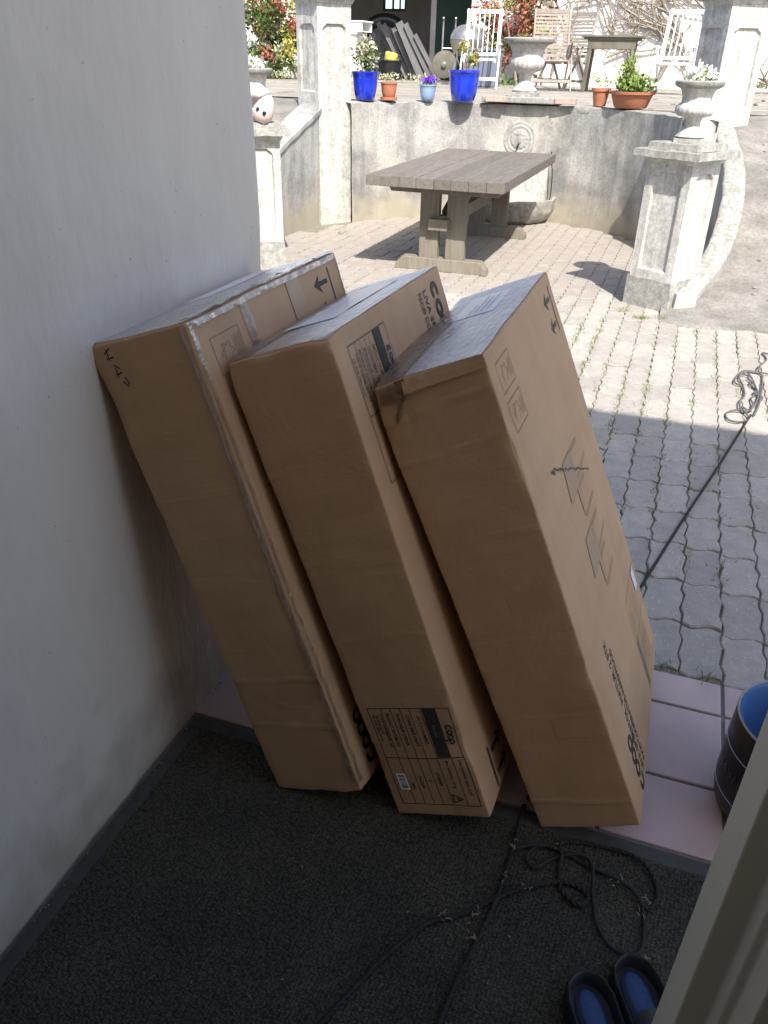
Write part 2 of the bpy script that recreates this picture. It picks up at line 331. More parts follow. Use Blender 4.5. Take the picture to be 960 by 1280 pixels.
# ------------------------------------------------------------------ mesh helpers
class MB:
    def __init__(s): s.v = []; s.f = []
    def add(s, vs, fs):
        o = len(s.v); s.v += [tuple(p) for p in vs]; s.f += [tuple(i+o for i in f) for f in fs]; return s
    def box(s, lo, hi, M=None):
        x0, y0, z0 = lo; x1, y1, z1 = hi
        vs = [V(p) for p in ((x0, y0, z0), (x1, y0, z0), (x1, y1, z0), (x0, y1, z0), (x0, y0, z1), (x1, y0, z1), (x1, y1, z1), (x0, y1, z1))]
        if M: vs = [M @ p for p in vs]
        return s.add(vs, [(0, 3, 2, 1), (4, 5, 6, 7), (0, 1, 5, 4), (1, 2, 6, 5), (2, 3, 7, 6), (3, 0, 4, 7)])
    def bar(s, a, b, wd, th, up=(0, 0, 1)):
        a = V(a); b = V(b); z = (b-a); ln = z.length; z.normalize()
        x = V(up).cross(z)
        if x.length < 1e-4: x = V((1, 0, 0)).cross(z)
        x.normalize(); y = z.cross(x)
        M = Matrix.Translation(a) @ Matrix((x, y, z)).transposed().to_4x4()
        return s.box((-wd/2, -th/2, 0), (wd/2, th/2, ln), M)
    def tube(s, path, r, n=8, caps=True):
        P = [V(p) for p in path]; rs = r if isinstance(r, (list, tuple)) else [r]*len(P)
        o = len(s.v); up = V((0, 0, 1))
        prev = None
        for i, p in enumerate(P):
            t = (P[min(i+1, len(P)-1)]-P[max(i-1, 0)])
            if t.length < 1e-9: t = V((0, 0, 1))
            t.normalize()
            if prev is None:
                x = up.cross(t)
                if x.length < .05: x = V((1, 0, 0)).cross(t)
            else:
                x = prev - t*prev.dot(t)
                if x.length < 1e-5: x = V((1, 0, 0)).cross(t)
            x.normalize(); prev = x; y = t.cross(x)
            for k in range(n):
                a = 2*pi*k/n; s.v.append(tuple(p+(x*cos(a)+y*sin(a))*rs[i]))
        for i in range(len(P)-1):
            for k in range(n):
                a = o+i*n+k; b = o+i*n+(k+1) % n; s.f.append((a, b, b+n, a+n))
        if caps:
            s.f.append(tuple(o+k for k in range(n))[::-1]); s.f.append(tuple(o+(len(P)-1)*n+k for k in range(n)))
        return s
    def lathe(s, prof, n=28, c=(0, 0, 0), mod=None, caps=True):
        o = len(s.v)
        for i, (r, z) in enumerate(prof):
            for k in range(n):
                a = 2*pi*k/n; rr = r*(mod(a, i, z) if mod else 1)
                s.v.append((c[0]+rr*cos(a), c[1]+rr*sin(a), c[2]+z))
        for i in range(len(prof)-1):
            for k in range(n):
                a = o+i*n+k; b = o+i*n+(k+1) % n; s.f.append((a, b, b+n, a+n))
        if caps:
            s.f.append(tuple(o+k for k in range(n))[::-1]); s.f.append(tuple(o+(len(prof)-1)*n+k for k in range(n)))
        return s
    def prism(s, poly, z0, z1, M=None):
        n = len(poly)
        vs = [V((x, y, z0)) for x, y in poly]+[V((x, y, z1)) for x, y in poly]
        if M: vs = [M @ p for p in vs]
        fs = [tuple(range(n))[::-1], tuple(range(n, 2*n))]+[(i, (i+1) % n, n+(i+1) % n, n+i) for i in range(n)]
        return s.add(vs, fs)
    def grid(s, fn, nu, nv):
        o = len(s.v)
        for j in range(nv+1):
            for i in range(nu+1): s.v.append(tuple(fn(i/nu, j/nv)))
        for j in range(nv):
            for i in range(nu):
                a = o+j*(nu+1)+i; s.f.append((a, a+1, a+nu+2, a+nu+1))
        return s
    def map(s, fn): s.v = [tuple(fn(V(p))) for p in s.v]; return s

def mesh(name, mb, m, smooth=False, ang=35, merge=0):
    me = bpy.data.meshes.new(name); me.from_pydata(mb.v, [], mb.f); me.update()
    if merge:
        bm = bmesh.new(); bm.from_mesh(me); bmesh.ops.remove_doubles(bm, verts=bm.verts, dist=merge)
        bmesh.ops.recalc_face_normals(bm, faces=bm.faces); bm.to_mesh(me); bm.free()
    if m: me.materials.append(m)
    if smooth:
        me.polygons.foreach_set('use_smooth', [True]*len(me.polygons))
        me.set_sharp_from_angle(angle=R(ang))
    me.name = name
    return me
def obj(name, mb, m=None, parent=None, smooth=False, ang=35, bevel=0, merge=0, loc=None, rot=None, seg=2):
    me = mb if isinstance(mb, bpy.types.Mesh) else mesh(name, mb, m, smooth, ang, merge)
    o = bpy.data.objects.new(name, me); COL.objects.link(o)
    if parent: o.parent = parent
    if loc: o.location = loc
    if rot: o.rotation_euler = rot
    if bevel:
        b = o.modifiers.new('bevel', 'BEVEL'); b.width = bevel; b.segments = seg; b.limit_method = 'ANGLE'; b.angle_limit = R(40)
    return o
def tag(o, label, cat, group=None):
    o['label'] = label; o['category'] = cat
    if group: o['group'] = group
    return o
def thing(name, label, cat, loc=(0, 0, 0), rz=0, group=None):
    o = bpy.data.objects.new(name, None); COL.objects.link(o); o.location = loc; o.rotation_euler = (0, 0, rz)
    o.empty_display_size = .1
    return tag(o, label, cat, group)
def struct(o): o['kind'] = 'structure'; return o
def stuff(o): o['kind'] = 'stuff'; return o
def copy_tree(o, parent=None):
    c = o.copy(); COL.objects.link(c); c.parent = parent
    for ch in list(o.children): copy_tree(ch, c)
    return c
def nz(p, sc, seed=0.0): return NZ.noise(V((p[0]*sc+seed, p[1]*sc-seed*1.7, p[2]*sc+seed*.6)))
def rough(mb, amp, sc, seed=0.0):
    def f(p): return p+V((nz(p, sc, seed), nz(p, sc, seed+11), nz(p, sc, seed+23)))*amp
    return mb.map(f)
def smooth_path(pts, sub=6):
    P = [V(p) for p in pts]; out = []
    for i in range(len(P)-1):
        p0 = P[max(i-1, 0)]; p1 = P[i]; p2 = P[i+1]; p3 = P[min(i+2, len(P)-1)]
        for k in range(sub):
            t = k/sub
            out.append(.5*((2*p1)+(p2-p0)*t+(2*p0-5*p1+4*p2-p3)*t*t+(3*p1-p0-3*p2+p3)*t**3))
    out.append(P[-1]); return out
def tess(loops):
    """fill 2D loops (outer, holes...) -> points, triangles"""
    pts = [V((x, y, 0)) for l in loops for x, y in l]
    tris = tessellate_polygon([[V((x, y, 0)) for x, y in l] for l in loops])
    return pts, [tuple(t) for t in tris]
_tm = {}
def text_mesh(s, size):
    """flat lettering as 2D points and faces, x along the line, baseline at y=0"""
    if s not in _tm:
        c = bpy.data.curves.new('lettering', 'FONT'); c.body = s; c.size = 1.0; c.resolution_u = 2; c.offset = .014
        o = bpy.data.objects.new('lettering', c); COL.objects.link(o)
        me = bpy.data.meshes.new_from_object(o)
        _tm[s] = ([tuple(v.co) for v in me.vertices], [tuple(p.vertices) for p in me.polygons])
        bpy.data.objects.remove(o); bpy.data.curves.remove(c); bpy.data.meshes.remove(me)
    vs, fs = _tm[s]
    return [(x*size, y*size) for x, y, z in vs], fs

# ------------------------------------------------------------------ the ground
AX = -1.85                                   # axis of the sunken yard
ARC_C, ARC_R, TZ = (AX, 8.0), 1.72, 1.18     # retaining wall arc, terrace level
g = MB().grid(lambda u, v: ((u-.5)*300, -100+v*400, -.06), 60, 80)
struct(obj('ground', g, EARTH))

def lerp(x, xs, ys):
    if x <= xs[0]: return ys[0]
    for i in range(len(xs)-1):
        if x <= xs[i+1]:
            t = (x-xs[i])/(xs[i+1]-xs[i]); return ys[i]+(ys[i+1]-ys[i])*t
    return ys[-1]
RY = [5.7, 6.2, 6.8, 7.3, 7.9, 8.5, 9.0]
RZ = [-.02, .02, .24, .58, .85, 1.10, TZ]
def ramp_z(y): return lerp(y, RY, RZ)
# right-hand and left-hand ramps up to the terrace
def ramp(x0, x1):
    def f(u, v):
        y = 5.85+v*3.4; xs = x0 if x0 < -1 else (-.02 if y < 6.5 else lerp(y, [6.5, 6.8, 7.3, 7.9, 8.6], [.16, .28, .33, .28, .12]))
        x = xs+(x1-xs)*u
        return (x, y, ramp_z(y)+.022*nz((x, y, 0), 2.2)-(.04 if y < 5.9 else 0))
    return f
struct(obj('earth_ramp', MB().grid(ramp(.12, 7.0), 60, 44), EARTH, smooth=True, ang=80))
struct(obj('earth_ramp', MB().grid(ramp(-10.0, -3.82), 50, 44), EARTH, smooth=True, ang=80))
# terrace sheet: behind the arc and on both sides
arc = [(ARC_C[0]+(ARC_R+.14)*cos(a), ARC_C[1]+(ARC_R+.14)*sin(a)) for a in [R(180-180*i/40) for i in range(41)]]
pl = [p for p in arc if p[1] > 8.72]
outer = [(-25, 8.95), (-25, 60), (25, 60), (25, 8.95)]
pts, tr = tess([[(-25, 8.95), (-3.9, 8.95)]+[(pl[0][0], 8.95)]+[p for p in pl if p[1] > 8.95]+[(pl[-1][0], 8.95), (.2, 8.95), (25, 8.95), (25, 60), (-25, 60)]])
struct(obj('terrace', MB().add([(p.x, p.y, TZ-.035) for p in pts], tr), EARTH))
terr = struct(obj('terrace_paving', MB().add([(-12, 18.3, TZ-.02), (6, 18.3, TZ-.02), (6, 9.9, TZ-.02), (-12, 9.9, TZ-.02)], [(3, 2, 1, 0)]), JOINT))
y = 9.92
while y < 18.0:
    d = rnd.uniform(.5, .85); x = -11.5+rnd.uniform(0, .5)
    while x < 4.5:
        wd = rnd.uniform(.6, 1.25)
        if x+wd > -8.8:
            jx = [rnd.uniform(.012, .035) for _ in range(4)]
            q = [(x+jx[0], y+jx[1]), (x+wd-jx[2], y+jx[0]), (x+wd-jx[1], y+d-jx[3]), (x+jx[3], y+d-jx[2])]
            z = TZ+rnd.uniform(-.006, .010)
            obj('slab', MB().prism(q, TZ-.03, z), SLAB, terr, bevel=.012, seg=1)
        x += wd
    y += d

# ------------------------------------------------------------------ yard paving of interlocking pavers
pav = struct(obj('yard_paving', MB().add([(-4.4, 2.06, -.0105), (3.2, 2.06, -.0105), (3.2, 9.9, -.0105), (-4.4, 9.9, -.0105)], [(0, 1, 2, 3)]), JOINT))
PW, PL = .1265, .2555
def paver_outline(gap=.0020):
    w2, l2 = PW/2-gap, PL/2-.0042
    sx = lambda y: .0062*sin(4*pi*y/PL); ey = lambda x: .0125*sin(2*pi*x/PW)
    right = [(w2+sx(-l2+2*l2*k/6), -l2+2*l2*k/6+ey(w2)*(k in (0, 6))) for k in range(7)]
    topp = [(w2*(1-2*k/5), l2+ey(w2*(1-2*k/5))) for k in range(1, 5)]
    return right+topp+[(-x, -y) for x, y in right]+[(-x, -y) for x, y in topp]
PO = paver_outline()
def paver_mesh(seed):
    r = random.Random(seed)
    o = [(x+r.uniform(-.0016, .0016), y+r.uniform(-.003, .003)) for x, y in PO]
    n = len(o); mb = MB()
    ins = [(x*.95, y*.975) for x, y in o]
    tx, ty = r.uniform(-.02, .02), r.uniform(-.012, .012)
    vs = [(x, y, -.05) for x, y in o]+[(x, y, -.005) for x, y in o]+[(x, y, x*tx+y*ty) for x, y in ins]
    fs = [(i, (i+1) % n, n+(i+1) % n, n+i) for i in range(n)]+[(n+i, n+(i+1) % n, 2*n+(i+1) % n, 2*n+i) for i in range(n)]+[tuple(range(2*n, 3*n))]
    return mb.add(vs, fs)
pvs = [paver_mesh(i) for i in range(10)]
pme = [mesh('paver', p, PAVER) for p in pvs]
cells = []; cut = []
nc = 0
for i in range(-34, 26):
    xc = .305+PW*i; off = (PL*.5 if i % 2 else 0)+rnd.uniform(-.012, .012)
    j = 0
    while True:
        yc = 2.19+off-PL*.5*(1 if i % 2 else 0)+PL*j; j += 1
        if yc > 9.7: break
        if yc-PL/2 < 2.058:
            if yc+PL/2 > 2.09 and xc > -1.2: cut.append((xc, (yc+PL/2+2.060)/2, (yc+PL/2-2.060)/PL))
            continue
        if xc > .12 and yc > 6.05: continue
        if xc < -3.95 or (yc > 8.0 and (xc-ARC_C[0])**2+(yc-ARC_C[1])**2 > (ARC_R+.02)**2): continue
        if xc < -3.2 and yc < 6.0 and False: continue
        cells.append((xc, yc))
cam0 = V((0, 0, 1.6))
def vis(c):
    # within what the doorway shows; nearer counts as larger
    x, y = c; f = V((-sin(YAW), cos(YAW), 0)); r_ = V((cos(YAW), sin(YAW), 0)); p = V((x, y, 0))
    dd = p.dot(f); lat = p.dot(r_)
    inside = -.62*dd < lat < .60*dd
    hid = y < 4.9 and x < -.35
    return (0 if inside and not hid else 1, dd)
cells.sort(key=vis)
for x, yv, sy_ in cut:                         # cut pavers against the tiles
    o = bpy.data.objects.new('paver', pme[rnd.randrange(10)]); COL.objects.link(o); o.parent = pav
    o.location = (x, yv, rnd.uniform(-.004, .002)); o.scale = (1, sy_, 1)
rest = MB()
for k, (x, yv) in enumerate(cells):
    rz = (pi if rnd.random() < .5 else 0)+rnd.uniform(-.012, .012); z = rnd.uniform(-.004, .004)
    if k < 300-len(cut):
        o = bpy.data.objects.new('paver', pme[rnd.randrange(10)]); COL.objects.link(o); o.parent = pav
        o.location = (x, yv, z); o.rotation_euler = (0, 0, rz)
    else:
        s = pvs[rnd.randrange(10)]; c_, s_ = cos(rz), sin(rz)
        rest.add([(x+a*c_-b*s_, yv+a*s_+b*c_, z+c) for a, b, c in s.v], s.f)
stuff(obj('paver_field', rest, PAVER_P, pav))
# grass and weeds in the joints, in clumps
gm = MB()
def blade(x, y, z, h, wd, lean, ang):
    dx, dy = cos(ang), sin(ang); px, py = -dy*wd, dx*wd
    gm.add([(x-px, y-py, z), (x+px, y+py, z), (x+dx*lean*.4+px*.6, y+dy*lean*.4+py*.6, z+h*.6), (x+dx*lean, y+dy*lean, z+h)], [(0, 1, 2), (0, 2, 3)])
for i in range(-12, 14):
    xj = .305+PW*(i+.5)
    yy = 2.6
    while yy < 6.3:
        yy += rnd.uniform(.02, .075)
        dens = .30+NZ.noise(V((xj*3.1+5, yy*1.1, 2.0)))+(.25 if yy > 4.3 else .12)
        if rnd.random() > dens: continue
        big = rnd.random()**2; n = int(4+34*big); sp = .006+.012*big; ln = .010+.045*big
        for _ in range(n):
            blade(xj+rnd.gauss(0, sp), yy+rnd.gauss(0, ln), -.010, rnd.uniform(.006, .020+.014*big), .0014, rnd.uniform(.004, .022), rnd.uniform(0, 6.3))
for cx, cy, n in ((-.15, 6.0, 110), (.0, 6.05, 60), (-.28, 6.15, 40), (.1, 2.1, 20), (.32, 2.075, 16), (.22, 2.08, 10), (-.45, 9.1, 30), (-3.3, 8.0, 30)):
    for _ in range(n):
        blade(cx+rnd.gauss(0, .03), cy+rnd.gauss(0, .02), -.012, rnd.uniform(.015, .05), .0018, rnd.uniform(.005, .03), rnd.uniform(0, 6.3))
stuff(obj('grass', gm, GRASS))

# ------------------------------------------------------------------ porch floor, tiles, mat
struct(obj('floor', MB().box((-1.04, -3.2, -.058), (2.8, 1.395, -.012)), GROUT))
tf = struct(obj('tile_floor', MB().box((-1.25, 1.397, -.055), (2.6, 2.056, -.007)), GROUT))
tx = [.367-.292*k for k in range(-7, 6)]
rows = [(1.405, 1.622), (1.632, 1.908), (1.918, 2.052)]
for k in range(len(tx)-1):
    for a, b in rows:
        x1, x0 = tx[k]-.005, tx[k+1]+.005
        if x0 < -1.24: x0 = -1.24
        if x1-x0 < .03: continue
        obj('tile', MB().box((x0, a, -.02), (x1, b, .0005+rnd.uniform(-.0012, .0012))), TILE, tf, bevel=.003, seg=2)
matt = thing('door_mat', 'dark grey ribbed carpet mat with smooth grey edge covering the porch floor', 'mat')
obj('carpet', MB().grid(lambda u, v: (-.982+u*3.4, -1.0+v*2.352, .004+.0014*nz((u*3.4, v*2.3, 0), 7)), 40, 40), CARPET, matt, smooth=True)
obj('border', MB().box((-1.018, 1.352, -.01), (2.43, 1.392, .0035)), MBORD, matt, bevel=.002)
obj('border', MB().box((-1.018, -1.0, -.01), (-.982, 1.350, .0035)), MBORD, matt, bevel=.002)

# ------------------------------------------------------------------ the house: porch wall, roof, room behind the camera
house = thing('house', 'house in the foreground with whitewashed plaster porch wall at the left', 'house')
def wallx(z): return -1.032-.004*z
def porch_wall():
    mb = MB(); nu, nv = 90, 110; Y0, Y1 = -3.2, 1.965; x_out = -1.36
    prof = []                       # plan outline from inside start round the outer corner to the outside
    n1 = 110
    for i in range(n1+1):
        prof.append((0, Y0+(Y1-.03-Y0)*i/n1))
    for k in range(1, 6):
        a = pi/2*k/6; prof.append((-.03*(1-cos(a)), Y1-.03+.03*sin(a)))
    prof.append((-.03, Y1)); prof.append((-.328, Y1))
    def f(u, v):
        i = u*(len(prof)-1); k = int(min(i, len(prof)-2)); t = i-k
        dx = prof[k][0]+(prof[k+1][0]-prof[k][0])*t; yy = prof[k][1]+(prof[k+1][1]-prof[k][1])*t
        z = v*4.9; p = (0, yy, z)
        b = .007*nz(p, 1.3, 3)+.0035*nz(p, 4.5, 9)+.0016*nz(p, 13, 4)
        e = .012*nz((0, 0, z), 2.1, 5) + .005*nz((0, 0, z), 9, 5) if yy > 1.9 else 0
        return (wallx(z)+dx+b, yy+e+(.03-.020*z if yy > 1.92 else 0), z-.05)
    mb.grid(f, len(prof)-1, nv); return mb
obj('porch_wall', porch_wall(), PLASTER, house, smooth=True, ang=60)
obj('outer_wall', MB().box((-6.0, -3.2, -.05), (-1.37, -.1, 5.24)), PLASTER, house)
obj('ceiling', MB().box((-1.37, -3.2, 2.40), (2.62, -.325, 2.46)), WARM, house)
obj('upper_wall', MB().box((-1.025, -.32, 2.25), (.555, -.08, 5.24)), WARM, house)
obj('eave', MB().box((-6.2, -.07, 5.28), (3.3, .02, 5.32)), WOODB, house, bevel=.008)
MR = Matrix.Translation((0, .005, 5.33)) @ Matrix.Rotation(R(-24), 4, 'X')
obj('roof', MB().box((-6.2, -6.0, -.02), (3.3, 0.0, .04), MR), TERRA, house)
obj('room_wall', MB().box((-1.37, -3.4, -.05), (2.8, -3.22, 5.24)), WARM, house)
obj('front_wall', MB().box((.56, -.32, -.05), (2.8, -.08, 5.24)), WARM, house)
obj('side_wall', MB().box((2.62, -3.2, -.05), (2.8, -.325, 5.24)), WARM, house)
# the cream door, opened outwards, its moulded edge at the right of the view
door = thing('door', 'open cream painted door with moulded edge at the right beside the clogs', 'door')
df = [(.13, .565), (.132, .50), (.156, .498), (.158, .480), (.166, .478), (.169, .445), (.196, .442), (.37, -.06), (.412, -.06), (.205, .565)]
obj('leaf', MB().prism(df[::-1], 0.012, 2.1), CREAM, door, bevel=.002, seg=3)
obj('hinge', MB().tube([(.42, -.065, .3), (.42, -.065, .42)], .010, 8), METAL, door)
obj('hinge', MB().tube([(.42, -.065, 1.7), (.42, -.065, 1.82)], .010, 8), METAL, door)

door.matrix_world = Matrix.Translation((.13, .565, .66)) @ Matrix.Rotation(R(1.0), 4, 'Y') @ Matrix.Translation((-.13, -.565, -.66))

# ------------------------------------------------------------------ cardboard boxes
def Rm(a, b, c):
    Ry = Matrix(((cos(a), 0, -sin(a)), (0, 1, 0), (sin(a), 0, cos(a))))
    Rx = Matrix(((1, 0, 0), (0, cos(b), -sin(b)), (0, sin(b), cos(b))))
    Rz = Matrix(((cos(c), -sin(c), 0), (sin(c), cos(c), 0), (0, 0, 1)))
    return Rz @ Rx @ Ry
class Carton:
    """a long leaning carton; its frame: x across, y away from the door, z along"""
    def __init__(s, label, par, z0, seed, dents=()):
        x, y, a, b, c, s.w, s.d, s.l = par
        s.seed = seed; s.dents = [(V(p), r, V(o)) for p, r, o in dents]
        s.o = tag(bpy.data.objects.new('cardboard_box', None), label, 'box', 'cardboard boxes leaning on the porch wall'); COL.objects.link(s.o)
        s.o.matrix_world = Matrix.Translation((x, y, z0)) @ Rm(a, b, c).to_4x4()
        s.n = 0
        n = lambda L_, st: [0, .0012, .0028, .005] + [.005+(L_-.010)*k/max(1, round(L_/st)) for k in range(1, max(1, round(L_/st)))] + [L_-.005, L_-.0028, L_-.0012, L_]
        X, Y, Z = n(s.w, .014), n(s.d, .02), n(s.l, .0075)
        mb = MB()
        def face(A, B, fn, flip):
            o = len(mb.v)
            for b_ in B:
                for a_ in A: mb.v.append(tuple(fn(a_, b_)))
            na = len(A)
            for j in range(len(B)-1):
                for i in range(na-1):
                    q = o+j*na+i; f = (q, q+1, q+na+1, q+na); mb.f.append(f[::-1] if flip else f)
        face(X, Z, lambda p, q: (p, 0, q), False); face(X, Z, lambda p, q: (p, s.d, q), True)
        face(Y, Z, lambda p, q: (s.w, p, q), False); face(Y, Z, lambda p, q: (0, p, q), True)
        face(X, Y, lambda p, q: (p, q, s.l), False); face(X, Y, lambda p, q: (p, q, 0), True)
        mb.map(lambda p: s.warp(p, True))
        obj('carton', mb, CARD, s.o, smooth=True, ang=70, merge=.0002)
    def warp(s, p, rnd_=False):
        p = V(p); q = p.copy()
        if rnd_:
            r = .0042 + .002*nz(p, 9, s.seed)
            c = V((min(max(p.x, r), s.w-r), min(max(p.y, r), s.d-r), min(max(p.z, r), s.l-r)))
            dv = p-c
            if dv.length > 1e-7: q = c+dv.normalized()*r
        # panels sag a little between the edges; edges wander
        ex = sin(pi*min(max(p.x/s.w, 0), 1)); ey = sin(pi*min(max(p.y/s.d, 0), 1)); ez = sin(pi*min(max(p.z/s.l, 0), 1))**.5
        q.x += (.0032*ey*ez)*(1 if p.x > s.w/2 else -.3)+.0022*nz(p, 3.2, s.seed)+.0006*nz(p, 9, s.seed)
        q.y += -.0022*ex*ez*(1 if p.y < s.d/2 else -1)+.0018*nz(p, 3.0, s.seed+7)+.0006*nz(p, 9, s.seed+3)
        q.z += .003*ex*ey*(1 if p.z > s.l/2 else 0)+.0022*nz(p, 5, s.seed+13)*min(1, p.z/.2)
        dx_ = min(abs(p.x), abs(p.x-s.w)); dy_ = min(abs(p.y), abs(p.y-s.d)); dz_ = min(abs(p.z), abs(p.z-s.l))
        e2 = sorted((dx_, dy_, dz_))[1]            # distance to the nearest edge
        if e2 < .04:
            k_ = math.exp(-(e2/.006)**2); a_ = max(0, nz(p, 11, s.seed+31)-.12)
            cen = V((s.w/2, s.d/2, p.z if dz_ > .03 else s.l/2)); inw = (cen-p); inw.z = min(max(inw.z, -.2), .2)
            q += inw.normalized()*k_*(.006*a_+.0030*max(0, nz(p, 60, s.seed)))
        # cross folds where the flute has given way
        for zc, am, tl in s.folds:
            if p.y < .02: q.y += 1.25*am*math.exp(-((p.z-zc-tl*p.x-.004*nz(p, 14, zc))/.0030)**2)
        for c, r, off in s.dents:
            f = math.exp(-((p-c).length/r)**2); q += off*f
        if p.y < .03:
            q.y += .0024*max(0, nz((p.x*1.2, 0, p.z*2.2), 9, s.seed+50)-.25)*(1 if (p.x > .01 and p.x < s.w-.01) else 0)
        return q
    folds = ()
    def put(s, face, u, v, e=.0012):
        if face == 'R': p = V((s.w, u, v)); n = V((1, 0, 0))
        elif face == 'F': p = V((u, 0, v)); n = V((0, -1, 0))
        else: p = V((u, v, s.l)); n = V((0, 0, 1))
        return s.warp(p)+n*e
    def part(s, name, mb2, m, face, e=.0008, **k):
        """mb2: MB with 2D (u,v,*) points on a face"""
        mb = MB(); s.n += 1; e = e+.00006*s.n
        mb.v = [tuple(s.put(face, a, b, e+c)) for a, b, c in mb2.v]; mb.f = mb2.f
        return obj(name, mb, m, s.o, **k)
def frame2(mode, u0, v0):
    if mode == 'ccw': return lambda x, y: (u0-y, v0+x)
    if mode == 'cw': return lambda x, y: (u0+y, v0-x)
    return lambda x, y: (u0+x, v0+y)
class Print(MB):
    def poly(s, pts, fr): return s.add([(*fr(x, y), 0) for x, y in pts], [tuple(range(len(pts)))])
    def rect(s, x0, y0, x1, y1, fr, n=1):
        nx = max(1, int(abs(x1-x0)/.010)); ny = max(1, int(abs(y1-y0)/.010))
        return s.grid(lambda u, v: (*fr(x0+(x1-x0)*u, y0+(y1-y0)*v), 0), nx, ny)
    def line(s, a, b, t, fr):
        a = V((*a, 0)); b = V((*b, 0)); d = (b-a); L_ = d.length; d.normalize(); n = V((-d.y, d.x, 0))*t/2
        k = max(1, int(L_/.010))
        return s.grid(lambda u, v: (*fr(*((a+d*L_*u)+n*(2*v-1))[:2]), 0), k, 1)
    def text(s, txt, size, x, y, fr, sx=1.0):
        vs, fs = text_mesh(txt, size)
        return s.add([(*fr(x+a*sx, y+b), 0) for a, b in vs], fs)
    def ring(s, cx, cy, ro, ri, fr, a0=0, a1=360, sx=1.0):
        n = 22; full = a1-a0 >= 360
        def f(u, v):
            a = R(a0+(a1-a0)*u); r = ro+(ri-ro)*v
            return (*fr(cx+r*cos(a)*sx, cy+r*sin(a)), 0)
        return s.grid(f, n, 1)
    def frame(s, x0, y0, x1, y1, t, fr):
        for a, b in (((x0, y0), (x1, y0)), ((x1, y0), (x1, y1)), ((x1, y1), (x0, y1)), ((x0, y1), (x0, y0))): s.line(a, b, t, fr)
        return s
    def logo(s, h, x, y, fr):
        """the four letters c o o p, round and linked, x-height h"""
        r = h/2; t = h*.27
        s.ring(x+r, y+r, r, r-t, fr, 48, 312)
        s.ring(x+r*2.75, y+r, r*.93, r-t, fr); s.ring(x+r*4.45, y+r, r*.93, r-t, fr)
        s.ring(x+r*6.15, y+r, r*.93, r-t, fr)
        s.rect(x+r*5.2, y-r*.75, x+r*5.2+t, y+r, fr)
        return s
    def arrows(s, h, fr, t=.011):
        for x in (0, h*.86):
            s.rect(x-t/2, 0, x+t/2, h*.62, fr)
            s.poly([(x-h*.30, h*.52), (x, h), (x+h*.30, h*.52), (x, h*.66)], fr)
        s.rect(-h*.35, -h*.28, h*1.25, -h*.20, fr); return s
def tape_strip(c, pts, wd, seed, name='clear_tape', m=None, amp=.0022):
    """a strip through (face,u,v) stations"""
    P = [c.put(*q, e=.003) for q in pts]
    return P

B1 = Carton.__new__(Carton); B1.folds = ((.33, -.002, .05), (.62, .0016, -.06), (.205, -.0016, 0), (.80, -.0014, .04))
B1.__init__('leftmost tall cardboard box leaning on the plaster wall, clear film along its edges',
            (-.6908, 1.2399, .3169, .0074, -.0261, .2426, .665, 1.1489), 0.004, 1.0,
            (((0, 0, 1.149), .03, (-.004, .0, .002)), ((.2426, 0, 0), .04, (-.006, .006, .006)), ((.243, 0, .55), .05, (-.004, .003, 0))))
B2 = Carton.__new__(Carton); B2.folds = ((.50, -.0014, .05), (.68, .0014, -.04), (.90, -.001, .1))
B2.__init__('middle cardboard box with a large printed table low on its front',
            (-.3813, 1.2714, .3501, -.0064, -.0207, .2341, .6479, 1.1457), 0.008, 4.0,
            (((.234, 0, .21), .045, (-.010, .010, 0)), ((0, 0, 1.146), .03, (.005, .004, -.005)), ((.234, .0, 1.146), .03, (-.004, .004, -.006))))
B3 = Carton.__new__(Carton); B3.folds = ((.088, -.0035, -.05), (.78, -.0018, .02), (1.06, -.0034, .10), (.97, -.002, .06), (.55, .0014, -.04), (.34, .0012, 0))
B3.__init__('rightmost cardboard box, torn at its upper corner, chair drawings on its side',
            (-.0505, 1.3527, .4075, -.0012, .0084, .2351, .7082, 1.1405), 0.005, 9.0,
            (((0, 0, 1.14), .05, (.006, .007, -.006)), ((.235, .03, 1.0), .022, (-.006, .004, 0)), ((.235, 0, .43), .03, (-.004, .003, 0))))

# --- box 3 prints (right side)
p = Print(); fr = frame2('ccw', .139, .006); p.logo(.044, 0, 0, fr); B3.part('logo_print', p, INK, 'R')
p = Print(); p.text('LIVA SPISESTOL, NATUR, 2 STK', .0295, .022, 0, frame2('ccw', .168, 0), sx=.93); B3.part('text_print', p, INK, 'R')
p = Print(); p.text('FSC\u00ae COOPERATIVE HARDWOOD', .0265, .028, 0, frame2('ccw', .197, 0), sx=.79); B3.part('text_print', p, INK, 'R')
p = Print(); p.arrows(.072, frame2('ccw', .636, 1.025)); B3.part('arrow_print', p, INK, 'R')
def icon(c, u0, u1, v0, v1):
    q = Print(); fr = frame2('id', 0, 0); q.frame(u0, v0, u1, v1, .0016, fr)
    uc, vc = (u0+u1)/2-.008, (v0+v1)/2
    prev = None
    for k in range(15):
        a = R(200-k*19); rr = .017+.005*sin(k*1.9); cur = (uc+rr*cos(a)*1.1, vc+rr*sin(a))
        if prev: q.line(prev, cur, .0016, fr)
        prev = cur
    for k in range(4): q.line((u1-.008-.007*k, v0+.012), (u1-.008-.007*k, v1-.012-.006*(k % 2)), .0015, fr)
    q.line((uc-.018, vc-.02), (uc-.006, vc+.014), .0013, fr)
    c.part('handling_icon', q, INKG, 'R')
icon(B3, .048, .151, 1.045, 1.105); icon(B3, .050, .150, .966, 1.026)
